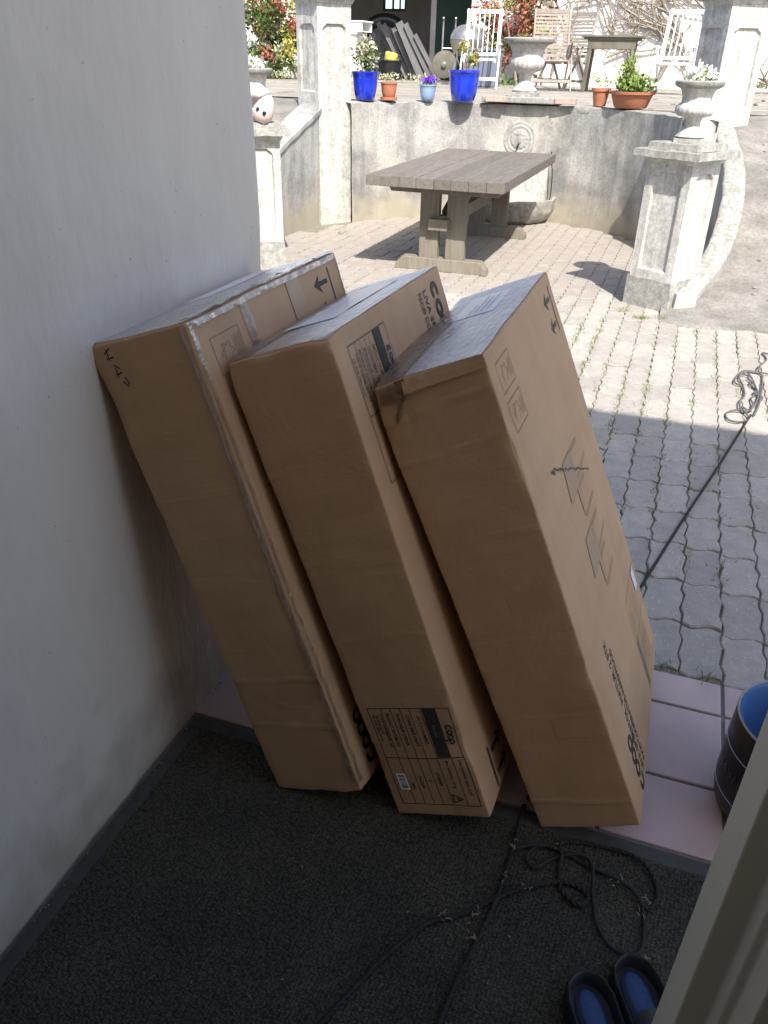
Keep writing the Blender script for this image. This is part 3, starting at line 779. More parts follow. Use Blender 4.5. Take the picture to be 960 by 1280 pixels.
def chair_print(c, dv, du=0):
    P_ = dict(A=(.463, .588), B=(.275, .600), C=(.356, .597), D=(.506, .532), E=(.255, .511), G=(.482, .437), F=(.340, .437), J=(.338, .509), K=(.366, .525), M=(.440, .505))
    P_ = {k: (u+du, v+dv) for k, (u, v) in P_.items()}
    fr = frame2('id', 0, 0)
    q = Print(); q.poly([P_[k] for k in 'BEJC'], fr); q.poly([P_[k] for k in 'CJFK'], fr)
    q2 = Print(); mid = lambda a, b, t: tuple(P_[a][i]+(P_[b][i]-P_[a][i])*t for i in (0, 1))
    for a, b in ('BE', 'EJ', 'BC', 'CJ', 'JF', 'FK', 'KC'): q2.line(P_[a], P_[b], .0015, fr)
    for t in (.35, .7): q2.line(mid('B', 'C', t), mid('E', 'J', t), .0012, fr)
    for a, b in ('CA', 'KD', 'FG', 'JM'):          # legs as double lines with a foot
        (x0, y0), (x1, y1) = P_[a], P_[b]; o = .0075
        q2.line((x0, y0), (x1, y1), .0014, fr); q2.line((x0+.012, y0-o), (x1, y1-o), .0014, fr); q2.line((x1, y1), (x1, y1-o), .0014, fr)
    for a, b in ('CK', 'KF'): q2.line((P_[a][0]+.016, P_[a][1]), (P_[b][0]+.016, P_[b][1]), .0012, fr)
    t = c.part('chair_drawing', q, CARD_TINT, 'R'); c.part('chair_drawing', q2, INKG, 'R')
CARD_TINT = mat("tinted_cardboard", (.40, .275, .175), rough=.7)
chair_print(B3, 0); chair_print(B3, .194, .0)
q = Print(); fr = frame2('id', 0, 0); r2 = random.Random(3)
pr = (.175, .822)
for k in range(58):
    t = k/57; cu = .175+.33*t; cv = .822-.138*t-(.006 if t > .7 else 0)*4*(t-.7)+r2.uniform(-.007, .007)*(1.25-t)
    q.line(pr, (cu, cv), .0028+.0035*(1-t)*r2.random(), fr); pr = (cu, cv)
B3.part('marker_scribble', q, INK, 'R')
# specification table on the far half of the right side
def spec_table(c, face, u0, u1, v0, v1, split, cols, band, rows_, texts, mode='cw', ink=INK, lw=.0016, fill=True):
    fr = frame2('id', 0, 0); q = Print()
    q.frame(u0, v0, u1, v1, lw, fr); q.line((u0, split), (u1, split), lw, fr)
    for a in cols: q.line((a, v0), (a, v1), lw*.8, fr)
    if fill: q.rect(band[0], band[1], band[2], band[3], fr)
    c.part('table_print', q, ink, face)
    for tx_, sz, uu, vv, sx in texts: c.part('text_print', Print().text(tx_, sz, 0, 0, frame2(mode, uu, vv), sx), ink, face)
# front of the middle box
spec_table(B2, 'F', .024, .222, .036, .318, .176, (.058, .0825, .106, .1285, .1545, .1905), (.158, .178, .190, .318), 0,
  [('BATCH NUMBER', .0115, .140, .296, .92), ('CONSUMER UNITS', .0115, .115, .300, .92), ('PURCHASE ORDER', .0115, .0915, .302, .92),
   ('PRODUCT ID/ITEM NO', .0115, .067, .306, .82), ('COOP DANMARK A/S', .0105, .049, .304, .95), ('Roskildevej 65', .009, .0395, .298, 1.0), ('DK-2620 Albertslund', .009, .0305, .300, .95),
   ('Liva spisestol, natur, 2 stk', .0122, .204, .170, .80), ('Max. belastning 110 kg', .0098, .172, .170, .90),
   ('5700384', .0115, .138, .135, 1.0), ('2', .0115, .114, .112, 1), ('30-2204', .0115, .091, .125, 1), ('1482', .0115, .0665, .105, 1)], lw=.0019)
q = Print(); q.logo(.017, 0, 0, frame2('cw', .199, .272)); B2.part('logo_print', q, INK, 'F')
q = Print(); fr = frame2('cw', .160, .070)
for a, b in (((0, 0), (.026, 0)), ((.026, 0), (.013, .024)), ((.013, .024), (0, 0))): q.line(a, b, .0024, fr)
q.line((.013, .007), (.013, .016), .003, fr); B2.part('warning_triangle', q, INK, 'F')
q = Print(); q.rect(.0345, .080, .0585, .130, frame2('id', 0, 0)); B2.part('barcode_sticker', q, WLABEL, 'F')
q = Print(); vv = .085; r2 = random.Random(5)
while vv < .125:
    t = r2.choice((.0009, .0016, .0022)); q.rect(.038, vv, .055, vv+t, frame2('id', 0, 0)); vv += t+r2.choice((.0009, .0014, .002))
B2.part('barcode_bars', q, INK, 'F')
q = Print(); q.text('liva stol', .011, 0, 0, frame2('cw', .170, .272)); B2.part('text_print', q, INKG, 'F')
# right side of the middle box
q = Print(); q.logo(.046, 0, 0, frame2('cw', .553, 1.122)); B2.part('logo_print', q, INK, 'R')
q = Print(); q.text('LIVA SPISESTOL, NATUR, 2 STK', .0295, 0, 0, frame2('cw', .499, 1.116), .93); B2.part('text_print', q, INK, 'R'); q = Print(); q.text('FSC\u00ae COOPERATIVE HARDWOOD', .0265, 0, 0, frame2('cw', .466, 1.116), .79); B2.part('text_print', q, INK, 'R')
spec_table(B2, 'R', .054, .240, .83, 1.110, .97, (.085, .108, .130, .152, .175, .208), (.176, .972, .207, 1.110), 0,
  [('BATCH NUMBER', .0115, .158, 1.085, .92), ('CONSUMER UNITS', .0115, .136, 1.088, .92), ('PURCHASE ORDER', .0115, .114, 1.090, .92), ('PRODUCT ID/ITEM NO', .0115, .092, 1.093, .82),
   ('COOP DANMARK A/S', .0105, .075, 1.090, .95), ('DK-2620 Albertslund', .009, .060, 1.085, .95)])
q = Print(); q.logo(.017, 0, 0, frame2('cw', .216, 1.066)); B2.part('logo_print', q, INK, 'R')
q = Print(); q.arrows(.074, frame2('cw', .104, .106)); B2.part('arrow_print', q, INK, 'R')
# far table on the right box
spec_table(B3, 'R', .455, .690, .026, .296, .170, (.492, .515, .540, .565, .590, .62), (.470, .028, .492, .168), 0,
  [('BATCH NUMBER', .0115, .500, .05, .92), ('CONSUMER UNITS', .0115, .524, .05, .92), ('PURCHASE ORDER', .0115, .549, .05, .92), ('PRODUCT ID/ITEM NO', .0115, .574, .05, .82),
   ('COOP DANMARK A/S', .0105, .603, .045, .95), ('30-2204', .0115, .510, .20, 1), ('Max. belastning 110 kg', .0098, .48, .18, .9)], mode='ccw', ink=INKG, lw=.0018)
q = Print(); q.rect(.625, .232, .665, .292, frame2('id', 0, 0)); B3.part('sticker', q, WLABEL, 'R')
# left box
q = Print(); q.logo(.046, 0, 0, frame2('ccw', .108, .030)); B1.part('logo_print', q, INK, 'R')
q = Print(); q.arrows(.072, frame2('ccw', .580, 1.035)); B1.part('arrow_print', q, INK, 'R')
icon(B1, .055, .157, 1.03, 1.104)
q = Print(); fr = frame2('id', 0, 0)
for a, b in (((.035, 1.128), (.052, 1.138)), ((.043, 1.137), (.041, 1.115)), ((.036, 1.118), (.054, 1.12)), ((.045, 1.105), (.058, 1.096)), ((.048, 1.099), (.046, 1.080)), ((.043, 1.085), (.060, 1.088)), ((.06, 1.078), (.066, 1.062)), ((.052, 1.07), (.062, 1.058))):
    q.line(a, b, .0026, fr)
B1.part('pen_mark', q, INK, 'F')

# --- tape, film, labels and the torn corner
def strip(c, name, m, face, u0, v0, u1, v1, amp=.0018, sc=18, e=.0016, nu=None, nv=None, rag=0.0):
    mb = MB(); nu = nu or max(3, int(abs(u1-u0)/.008)); nv = nv or max(3, int(abs(v1-v0)/.008))
    def f(a, b):
        u = u0+(u1-u0)*a; v = v0+(v1-v0)*b; k = nz((u, v, 0), sc, c.seed)
        edge = (1-abs(2*a-1))*(1-abs(2*b-1))
        return c.put(face, u+rag*nz((u, v, 3), 30, 2)*(1 if .0 < a < 1 else 1), v, e+amp*(.5+.5*k))
    mb.grid(f, nu, nv); return obj(name, mb, m, c.o, smooth=True, ang=60)
# film folded round the front-right and top-right edges of the left box
strip(B1, 'clear_film', FILM, 'R', .0015, .03, .014, 1.145, amp=.006, sc=60, rag=.004)
strip(B1, 'clear_film', FILM, 'F', .230, .03, .241, 1.145, amp=.005, sc=60, rag=.004)
strip(B1, 'clear_film', FILM, 'R', .003, 1.136, .660, 1.148, amp=.007, sc=50, rag=.008)
strip(B1, 'clear_film', FILM, 'T', .214, .004, .242, .655, amp=.010, sc=40, rag=.006)
strip(B1, 'clear_film', TAPE, 'R', .185, 1.02, .215, 1.14, amp=.003, sc=50)
strip(B1, 'clear_film', FILM, 'R', .652, .05, .664, 1.14, amp=.004, sc=50)
for c_ in (B1, B2, B3): strip(c_, 'clear_film', SHEET, 'T', .004, .004, c_.w-.004, c_.d-.004, amp=.002, sc=9, e=.0009)
strip(B1, 'brown_tape', BTAPE, 'R', .385, .985, .445, 1.138, amp=.0008)
strip(B2, 'clear_film', TAPE, 'T', .004, .005, .06, .60, amp=.004, sc=24)
strip(B3, 'clear_film', TAPE, 'T', .004, .004, .07, .45, amp=.005, sc=24, rag=.004)
strip(B3, 'clear_film', TAPE, 'F', .003, 1.10, .05, 1.138, amp=.003, sc=30)
for c, zz in ((B1, .28), (B1, .66), (B2, .45), (B2, .80), (B3, .27), (B3, .60)):
    strip(c, 'tape_patch', PATCH, 'F', .12, zz, .21, zz+.052, amp=.0005, e=.0006)
strip(B3, 'delivery_label', WLABEL, 'T', .062, .385, .166, .600, amp=.0015, sc=14, e=.0018)
q = Print()
for k, (n_, ln) in enumerate(((0, .19), (1, .165), (2, .18), (3, .11))):
    x0 = .40
    while x0 < .40+ln-.02:
        w_ = .006+.014*random.Random(k*31+int(x0*1000)).random(); q.rect(.150-.014*k-.004, x0, .150-.014*k, x0+w_, frame2('id', 0, 0)); x0 += w_+.005
B3.part('text_print', q, INKB, 'T', e=.0042)
strip(B2, 'delivery_label', WLABEL, 'T', .035, .18, .160, .56, amp=.003, sc=14, e=.002)
strip(B1, 'delivery_label', WLABEL, 'T', .02, .30, .10, .60, amp=.002, sc=14, e=.002)
q = Print(); r2 = random.Random(12)
for k in range(40):
    u = .085+.03*r2.random(); v = .22+.19*r2.random()
    q.line((u, v), (u+r2.uniform(-.008, .008), v+r2.uniform(.004, .016)), .0022, frame2('id', 0, 0))
B3.part('torn_flecks', q, P_WHITE, 'T', e=.003)
SCUFF = mat("pale_scuff", (.55, .43, .31), rough=.8)
def scuff(c, pts, t=.0013):
    q = Print(); fr = frame2('id', 0, 0)
    for a, b in zip(pts, pts[1:]): q.line(a, b, t, fr)
    c.part('scuff', q, SCUFF, 'F')
scuff(B1, [(.088, .290), (.105, .279), (.13, .271), (.16, .266), (.19, .263)])
scuff(B1, [(.095, .96), (.103, .955), (.110, .953)], .001)
scuff(B2, [(.030, .352), (.036, .345), (.042, .342)], .0016)
scuff(B2, [(.05, 1.05), (.065, 1.02), (.072, .985), (.088, .965)], .0009); scuff(B2, [(.06, 1.055), (.082, 1.03), (.095, .99)], .0008); scuff(B2, [(.045, 1.03), (.05, 1.0), (.066, .97)], .0008)
scuff(B3, [(.004, .094), (.05, .0935), (.09, .0925), (.11, .0885), (.15, .087), (.20, .0845)], .0015)
scuff(B3, [(.10, .069), (.14, .0685), (.19, .066)], .0008)
# torn corner: a jagged slit and a lifted flap
q = Print(); fr = frame2('id', 0, 0); r2 = random.Random(4)
L_ = [(.050, 1.141), (.058, 1.128), (.049, 1.119), (.060, 1.110), (.045, 1.098), (.040, 1.085), (.033, 1.072), (.031, 1.062)]
Rg = [(.034, 1.060), (.041, 1.068), (.047, 1.083), (.056, 1.096), (.070, 1.108), (.062, 1.118), (.073, 1.128), (.075, 1.141)]
q.poly(L_[::-1]+Rg[::-1], fr); B3.part('tear', q, CARD_IN, 'F', e=.0016)
mb = MB(); fl = [(.066, 1.112), (.075, 1.128), (.078, 1.139), (.235, 1.139), (.235, 1.118)]
mb.grid(lambda a, b: B3.put('F', .068+.167*a, 1.112+.006*a+.026*b+.004*nz((a*6, b, 0), 3), .0022+.006*(1-b)*(1-a*.9)), 24, 4)
obj('flap_edge', mb, CARD, B3.o, smooth=True)

# ------------------------------------------------------------------ leads, clogs, bucket, straw
def rope(name, label, paths, rad, m, cat='rope', z=.012, part='cord', twist=True):
    t = thing(name, label, cat)
    for i, pth in enumerate(paths):
        P = smooth_path(pth, 10)
        if twist:
            mb = MB(); sp = [V(p) for p in P]
            for s_ in range(2):
                Q = []
                acc = 0
                for k, p_ in enumerate(sp):
                    if k: acc += (p_-sp[k-1]).length
                    tg = (sp[min(k+1, len(sp)-1)]-sp[max(k-1, 0)]).normalized(); sd_ = V((-tg.y, tg.x, 0))
                    a = acc/.030*2*pi+s_*pi
                    Q.append(p_+sd_*cos(a)*rad*.45+V((0, 0, 1))*sin(a)*rad*.45)
                mb.tube(Q, rad*.68, 6)
        else: mb = MB().tube(P, rad, 7)
        obj(part, mb, m, t, smooth=True, ang=80)
    return t
LEADM = mat("black_cord", (.018, .017, .016), (.032, .030, .027), scale=90, rough=.8, bump=.5, bscale=300, dist=.003)
LEADG = mat("grey_cord", (.085, .08, .078), (.15, .14, .135), scale=60, rough=.85, bump=.5, bscale=300, dist=.003)
def zz(pts, z0=.012, amp=.0): return [(x, y, z0+amp*sin(i*1.7)) for i, (x, y) in enumerate(pts)]
def dense(a, b, n): return [tuple(V(a).lerp(V(b), i/n)) for i in range(n)]
pA = dense((.532, 4.33), (.099, 2.477), 70)+dense((.099, 2.477), (-.101, 1.40), 46)
pA = [(x+.006*nz((y*1.5, 0, 0), 1), y, .008+.010*(abs(y-2.05) < .06)) for x, y in pA]
pA2 = zz([(-.101, 1.40), (-.101, 1.273), (-.104, 1.183), (-.116, 1.077), (-.130, .997), (-.144, .922), (-.156, .822), (-.161, .761), (-.17, .62)])
rope('dog_lead', 'straight black lead running from the sunlit tangle past the right box to the mat', [pA], .0055, LEADM, twist=False)
rope('dog_lead', 'twisted black lead coming out from between the boxes and crossing the mat', [pA2], .0062, LEADM)
pB = zz([(-.42, .60), (-.393, .676), (-.368, .744), (-.341, .816), (-.294, .918), (-.238, 1.012), (-.174, 1.065), (-.11, 1.129), (-.057, 1.173), (.016, 1.217), (.06, 1.219), (.080, 1.199), (.061, 1.172), (.029, 1.19), (.011, 1.226), (.008, 1.291), (0, 1.318), (.035, 1.338), (.077, 1.345), (.16, 1.342), (.205, 1.312), (.223, 1.263), (.210, 1.224), (.188, 1.219)], .013, .004)
rope('dog_lead', 'twisted black lead curving across the mat into a loop beside the tiles', [pB], .0056, LEADM)
pC = zz([(-.10, 1.262), (-.055, 1.290), (.001, 1.300), (.069, 1.280), (.132, 1.265), (.178, 1.24), (.197, 1.193), (.196, 1.117), (.165, 1.094), (.132, 1.103), (.103, 1.148), (.087, 1.212), (.075, 1.282), (.039, 1.300), (-.011, 1.272), (-.044, 1.232), (-.067, 1.245), (-.054, 1.286), (-.01, 1.31)], .015, .004)
rope('dog_lead', 'thin black lead lying in long loops on the mat under the right box', [pC], .0044, LEADM, twist=False)
T1 = [(.485, 4.054), (.517, 4.245), (.546, 4.316), (.583, 4.538), (.616, 4.92), (.607, 5.042), (.53, 5.035), (.488, 4.916), (.507, 4.777), (.509, 4.617), (.481, 4.495), (.484, 4.381), (.53, 4.41), (.58, 4.624), (.566, 4.802), (.533, 4.91)]
T2 = [(.518, 4.284), (.494, 4.354), (.446, 4.355), (.408, 4.299), (.416, 4.203), (.462, 4.184), (.517, 4.245)]
T3 = [(.498, 4.97), (.55, 4.941), (.577, 4.713), (.543, 4.586), (.546, 4.48), (.528, 4.368)]
T4 = [(.607, 5.042), (.604, 5.145), (.66, 5.334), (.643, 5.471), (.683, 5.458), (.75, 5.5)]
T5 = [(.70, 5.04), (.652, 5.035), (.592, 5.061), (.515, 5.055), (.473, 4.909), (.46, 4.805), (.499, 4.774)]
T6 = [(.54, 5.02), (.56, 4.9), (.545, 4.82), (.575, 4.74), (.56, 4.66), (.60, 4.6), (.565, 4.5), (.52, 4.40), (.49, 4.42), (.50, 4.36), (.535, 4.39)]
T7 = [(.66, 4.86), (.70, 4.82), (.76, 4.80), (.84, 4.76)]
rope('tangled_lead', 'tangle of grey cord loops lying on the sunlit pavers at the right', [zz(t, .012, .004) for t in (T1[2:], T2, T3, T4, T5, T6, T7)], .0048, LEADG, twist=False)

def clog(loc, rz, label):
    t = thing('clog', label, 'clog', loc, rz, 'clogs on the mat')
    t.scale = (1.08, 1.06, 1.0)                # local +y is the toe, heel at the origin
    def outline(y, k=1.0):                     # half width along the foot
        return lerp(y, [0, .006, .02, .05, .09, .14, .19, .235, .262, .275], [0, .020, .035, .044, .043, .043, .049, .046, .028, 0])*k
    ys = [0, .004, .01, .02, .035, .05, .075, .10, .13, .16, .19, .215, .235, .252, .265, .272, .275]
    ring = [(outline(y), y) for y in ys]+[(-outline(y), y) for y in ys[-2:0:-1]]
    n = len(ring); cx, cy = 0, .13
    def sc(k, f=1.0): return [(x*k, cy+(y-cy)*(1-(1-k)*.45)*f) for x, y in ring]
    mb = MB()
    lay = [(sc(.93), 0), (sc(1.0), .006), (sc(1.0), .022), (sc(.985), .030), (sc(1.0), .034), (sc(1.0), .05), (sc(.97), .060), (sc(.92), .062), (sc(.86), .058), (sc(.82), .034), (sc(.80), .030)]
    vs = [(x, y, z+.004*max(0, (y-.2)/.07)) for pts, z in lay for x, y in pts]
    fs = []
    for j in range(len(lay)-1):
        for i in range(n): fs.append((j*n+i, j*n+(i+1) % n, (j+1)*n+(i+1) % n, (j+1)*n+i))
    fs.append(tuple((len(lay)-1)*n+i for i in range(n))); fs.append(tuple(range(n))[::-1])
    mb.add(vs, fs); obj('sole', mb, RUBBER, t, smooth=True, ang=50)
    mb = MB(); q = [(x*.62, .125+(y-.125)*.86) for x, y in ring]
    mb.add([(x, y, .0335) for x, y in q]+[(x*.8, .125+(y-.125)*.9, .0375) for x, y in q], [(i, (i+1) % n, n+(i+1) % n, n+i) for i in range(n)]+[tuple(range(n, 2*n))])
    obj('footbed', mb, mat("dark_footbed", (.016, .022, .045), (.02, .028, .055), scale=30, rough=.7), t, smooth=True, ang=60)
    mb = MB(); q = [(x*.42, .118+(y-.125)*.74) for x, y in ring]
    mb.add([(x, y, .0374) for x, y in q]+[(x*.85, .118+(y-.118)*.93, .0398) for x, y in q], [(i, (i+1) % n, n+(i+1) % n, n+i) for i in range(n)]+[tuple(range(n, 2*n))])
    for k in range(5):
        for sx in (-1, 1): mb.lathe([(.0025, 0), (.0025, .0008), (.001, .0012)], 6, (sx*.008, .05+.016*k, .0397))
    obj('insole', mb, INSOLE, t, smooth=True, ang=60)
    mb = MB()                                  # vamp over the toes
    def vf(u, v):
        y = .125+.150*v; hw = max(outline(min(y, .2745)), .003)*1.0; a = pi*u
        hh = .058+.022*sin(pi*min(1, v*1.15))*(1-v*.55)-.03*v**3
        return (hw*cos(a), y-.022*sin(a)*(1-v), .03+max(.004, hh-.03)*sin(a)**.8)
    mb.grid(vf, 18, 12); obj('vamp', mb, RUBBER, t, smooth=True, ang=80)
    return t
clog((.084, 1.003, .004), R(-154), 'black clog with dark blue insole, the left one of the pair at the mat edge')
clog((.162, 1.068, .004), R(-152), 'black clog with dark blue insole, partly behind the cream door')

bk = thing('bucket', 'round black bucket with bright blue inside standing on the tiles by the cream door', 'bucket', (.488, 1.615, .001))
pr_ = [(.104, 0), (.122, .004), (.136, .018), (.142, .045), (.1435, .09), (.143, .092), (.143, .165), (.1425, .168), (.141, .225), (.1405, .258), (.138, .268), (.134, .270)]
bk.scale = (1.10, 1.10, 1.06)
obj('shell', MB().lathe(pr_, 48, caps=False).lathe([(.104, 0), (.001, 0)], 48, caps=False), BLACKP, bk, smooth=True, ang=50)
obj('inside', MB().lathe([(.1335, .2695), (.128, .262), (.118, .15), (.105, .10), (.001, .095)], 48, caps=False), BLUEIN, bk, smooth=True, ang=70)
for zz_ in (.068, .190):
    obj('blue_line', MB().lathe([(.1432, zz_), (.1446, zz_+.0012), (.1432, zz_+.0024)], 48, caps=False), PALEB, bk, smooth=True)
obj('rim', MB().lathe([(.1335, .268), (.137, .2735), (.1405, .270)], 48, caps=False), mat("grey_rim", (.30, .31, .31), rough=.5), bk, smooth=True)
rr = .1447
EMB = mat("dark_grey_print", (.03, .03, .032), rough=.25, spec=.6)
mb = MB()
for k in range(6):
    a0 = R(180+k*8)
    for s_ in range(3):
        a = a0+R(2*s_); z0 = .115+.01*((k+s_) % 2)
        mb.add([(rr*cos(a), rr*sin(a), z0), (rr*cos(a+.016), rr*sin(a+.016), z0), (rr*cos(a+.016), rr*sin(a+.016), z0+.026), (rr*cos(a), rr*sin(a), z0+.026)], [(0, 1, 2, 3)])
obj('raised_marks', mb, EMB, bk)

sm = MB(); r2 = random.Random(21)
def bit(x, y, z, ln, wd, a, el=.1):
    d = V((cos(a)*cos(el), sin(a)*cos(el), sin(el)))*ln; n = V((-sin(a), cos(a), 0))*wd
    p0 = V((x, y, z)); sm.add([p0-n, p0+n, p0+d*.5+n+V((0, 0, .002)), p0+d*.5-n+V((0, 0, .002)), p0+d+n*.6, p0+d-n*.6], [(0, 1, 2, 3), (3, 2, 4, 5)])
for x, y, n in ((-.212, 1.041, 5), (-.151, 1.077, 4), (-.132, 1.018, 4), (-.049, 1.178, 4), (-.104, 1.272, 4), (.0, 1.312, 6), (.204, 1.111, 1), (.133, 1.261, 6), (.2, 1.24, 5), (.19, 1.20, 3), (-.104, 1.18, 3)):
    for _ in range(n): bit(x+r2.gauss(0, .007), y+r2.gauss(0, .006), .018, r2.uniform(.006, .016), r2.uniform(.0006, .0018), r2.uniform(0, 6.3), r2.uniform(-.1, .25))
bit(.204, 1.112, .012, .05, .0012, R(-64), 0)
for _ in range(170):
    bit(r2.uniform(-.9, .5), r2.uniform(.4, 1.34), .0075, r2.uniform(.002, .010), r2.uniform(.0004, .001), r2.uniform(0, 6.3), 0)
for _ in range(8):
    bit(r2.gauss(-.21, .05), r2.gauss(1.03, .04), .014, r2.uniform(.006, .020), .0008, r2.uniform(0, 6.3), .05)
stuff(obj('straw_bits', sm, STRAW))
gd = MB()
for _ in range(60):
    x = r2.uniform(.02, .5); gd.lathe([(.003, 0), (.0038, .002), (.002, .004)], 6, (x, 2.062+abs(r2.gauss(0, .02)), -.012))
for _ in range(50):
    gd.lathe([(.002, 0), (.0026, .0015), (.0015, .003)], 6, (-1.02+abs(r2.gauss(0, .006)), r2.uniform(.6, 1.9), .003))
for _ in range(520):
    x = r2.uniform(.55, 3.2); y_ = r2.uniform(6.2, 9.6); s_ = r2.uniform(.006, .020); a_ = r2.uniform(0, 3)
    gd.lathe([(s_*.5, -s_*.3), (s_, s_*.1), (s_*.6, s_*.5)], 5, (x, y_, ramp_z(y_)+.022*nz((x, y_, 0), 2.2)))
stuff(obj('grit', gd, EARTH))

# ------------------------------------------------------------------ retaining wall with fountain
rw = thing('retaining_wall', 'curved grey concrete retaining wall behind the wooden table', 'wall')
def arcp(a, r): return (ARC_C[0]+r*cos(a), ARC_C[1]+r*sin(a))
def wallf(u, v):
    a = R(157.4-153.4*u); x, y = arcp(a, ARC_R); z = -.05+v*(TZ+.045)
    p = (x, y, z); b = .010*nz(p, 2, 1)+.006*nz(p, 7, 2)+.003*nz(p, 22, 3)
    return (*arcp(a, ARC_R-b), z)
obj('wall_face', MB().grid(wallf, 150, 36), CONC, rw, smooth=True, ang=80)
def copf(u, v):
    a = R(157.4-153.4*u); prof = [(.006, -.03), (.004, .0), (.012, .030), (.10, .040), (.24, .042), (.29, .03), (.29, -.06)]
    i = min(int(v*6), 5); t = v*6-i; dr = prof[i][0]+(prof[i+1][0]-prof[i][0])*t; dz = prof[i][1]+(prof[i+1][1]-prof[i][1])*t
    x, y = arcp(a, ARC_R+dr); p = (x, y, dz)
    return (*arcp(a, ARC_R+dr+.012*nz(p, 6, 4)), TZ-.03+dz+.010*nz(p, 5, 8))
obj('coping', MB().grid(copf, 150, 12), STONEG, rw, smooth=True, ang=60)
# niche panel and lion-mask spout on the axis
yb = ARC_C[1]+ARC_R
fm = thing('wall_fountain', 'round stone mask spout set in the retaining wall above the trough', 'fountain', (AX, yb-.012, 0))
def disc(mb, zc, prof, n=40):
    o = len(mb.v)
    for r_, dy in prof:
        for k in range(n):
            a = 2*pi*k/n; mb.v.append((r_*cos(a), -dy, zc+r_*sin(a)))
    for i in range(len(prof)-1):
        for k in range(n):
            a = o+i*n+k; b = o+i*n+(k+1) % n; mb.f.append((a, b, b+n, a+n))
    mb.f.append(tuple(o+(len(prof)-1)*n+k for k in range(n))); return mb
obj('mask_ring', disc(MB(), .84, [(.18, -.03), (.18, .004), (.168, .009), (.155, .003), (.14, .003), (.13, .009), (.12, .004), (.001, .004)]), CONC, fm, smooth=True, ang=50)
def facef(u, v):
    a = 2*pi*u; r_ = .105*v; x = r_*cos(a); z = r_*sin(a)
    h = .045*math.sqrt(max(0, 1-v*v))
    h += .020*math.exp(-((x/.016)**2+((z+.005)/.03)**2))-.014*math.exp(-(((abs(x)-.035)/.016)**2+((z-.028)/.012)**2))
    h += .010*math.exp(-((x/.05)**2+((z-.055)/.012)**2))-.016*math.exp(-((x/.022)**2+((z+.05)/.010)**2))
    h += .008*sin(a*14)*(v > .75)
    return (x, -.004-h*.36, .84+z)
obj('mask', MB().grid(facef, 56, 12), CONC, fm, smooth=True, ang=70)
obj('spout', MB().tube([(.0, -.03, .79), (0, -.075, .785), (0, -.10, .765)], .011, 8), LEADM, fm, smooth=True)
obj('back_panel', rough(MB().box((-.36, -.03, .02), (.36, .005, .62)), .004, 8), STONE, fm, bevel=.01)
ca = thing('cable', 'thin dark cable hanging down the retaining wall beside the trough', 'cable')
obj('wire', MB().tube(smooth_path([(-1.47, 9.62, .74), (-1.45, 9.61, .62), (-1.43, 9.6, .50), (-1.425, 9.6, .30), (-1.44, 9.58, .12)], 5), .006, 6), LEADM, ca, smooth=True)
tr_ = thing('stone_trough', 'low scalloped stone trough at the foot of the fountain wall', 'trough', (AX, yb-.06, -.02))
def trf(u, v):
    a = pi+pi*u; prof = [(.20, 0), (.34, .01), (.42, .06), (.475, .15), (.50, .22), (.505, .255), (.47, .262), (.445, .23), (.40, .12), (.05, .09)]
    i = min(int(v*9), 8); t = v*9-i; r_ = prof[i][0]+(prof[i+1][0]-prof[i][0])*t; z = prof[i][1]+(prof[i+1][1]-prof[i][1])*t
    lob = 1+(.022*sin(a*12) if .1 < v < .75 else 0)
    p = (r_*cos(a), r_*sin(a), z)
    return (r_*lob*cos(a)+.01*nz(p, 9), r_*lob*.95*sin(a)-.0+.01*nz(p, 9, 3), z+.02*nz(p, 4, 5)*(z > .1)+.03*abs(cos(a))*(z > .18))
obj('bowl', MB().grid(trf, 70, 27), STONEG, tr_, smooth=True, ang=70)

# ------------------------------------------------------------------ pillars with sunk panels
def panel_shaft(wd, z0, z1, p0, p1, inset=.06, depth=.022, skirt=.0):
    """square shaft with an ogee-headed sunk panel on each face, centred on the origin"""
    mb = MB(); h = wd/2
    x0, x1 = -h+inset, h-inset; n_ = .045
    hole = [(x0, p0), (x1, p0), (x1, p1-n_*1.5)]
    hole += [(x1-n_*.5*(1-cos(t)), p1-n_*1.5+n_*sin(t)) for t in (R(30), R(60), R(90))]
    hole += [(x1-n_*.55, p1-n_*.45), (x1-n_*1.1, p1), (x0+n_*1.1, p1), (x0+n_*.55, p1-n_*.45)]
    hole += [(x0+n_*.5*(1-cos(t)), p1-n_*1.5+n_*sin(t)) for t in (R(90), R(60), R(30))]+[(x0, p1-n_*1.5)]
    outer_ = [(-h, z0), (h, z0), (h, z1), (-h, z1)]
    P, T = tess([outer_, hole[::-1]])
    cxh = sum(a for a, b in hole)/len(hole); czh = sum(b for a, b in hole)/len(hole)
    inn = [(cxh+(a-cxh)*.93, czh+(b-czh)*.975) for a, b in hole]
    for k in range(4):
        M = Matrix.Rotation(k*pi/2, 4, 'Z')
        mb.add([M @ V((p.x, -h, p.y)) for p in P], T)
        n = len(hole)
        mb.add([M @ V((a, -h, b)) for a, b in hole]+[M @ V((a, -h+depth, b)) for a, b in inn], [(i, (i+1) % n, n+(i+1) % n, n+i) for i in range(n)]+[tuple(range(n, 2*n))])
    mb.add([(-h, -h, z1), (h, -h, z1), (h, h, z1), (-h, h, z1)], [(0, 1, 2, 3)])
    return mb
def fix_normals(o):
    bm = bmesh.new(); bm.from_mesh(o.data); bmesh.ops.remove_doubles(bm, verts=bm.verts, dist=.0005)
    bmesh.ops.recalc_face_normals(bm, faces=bm.faces); bm.to_mesh(o.data); bm.free(); return o
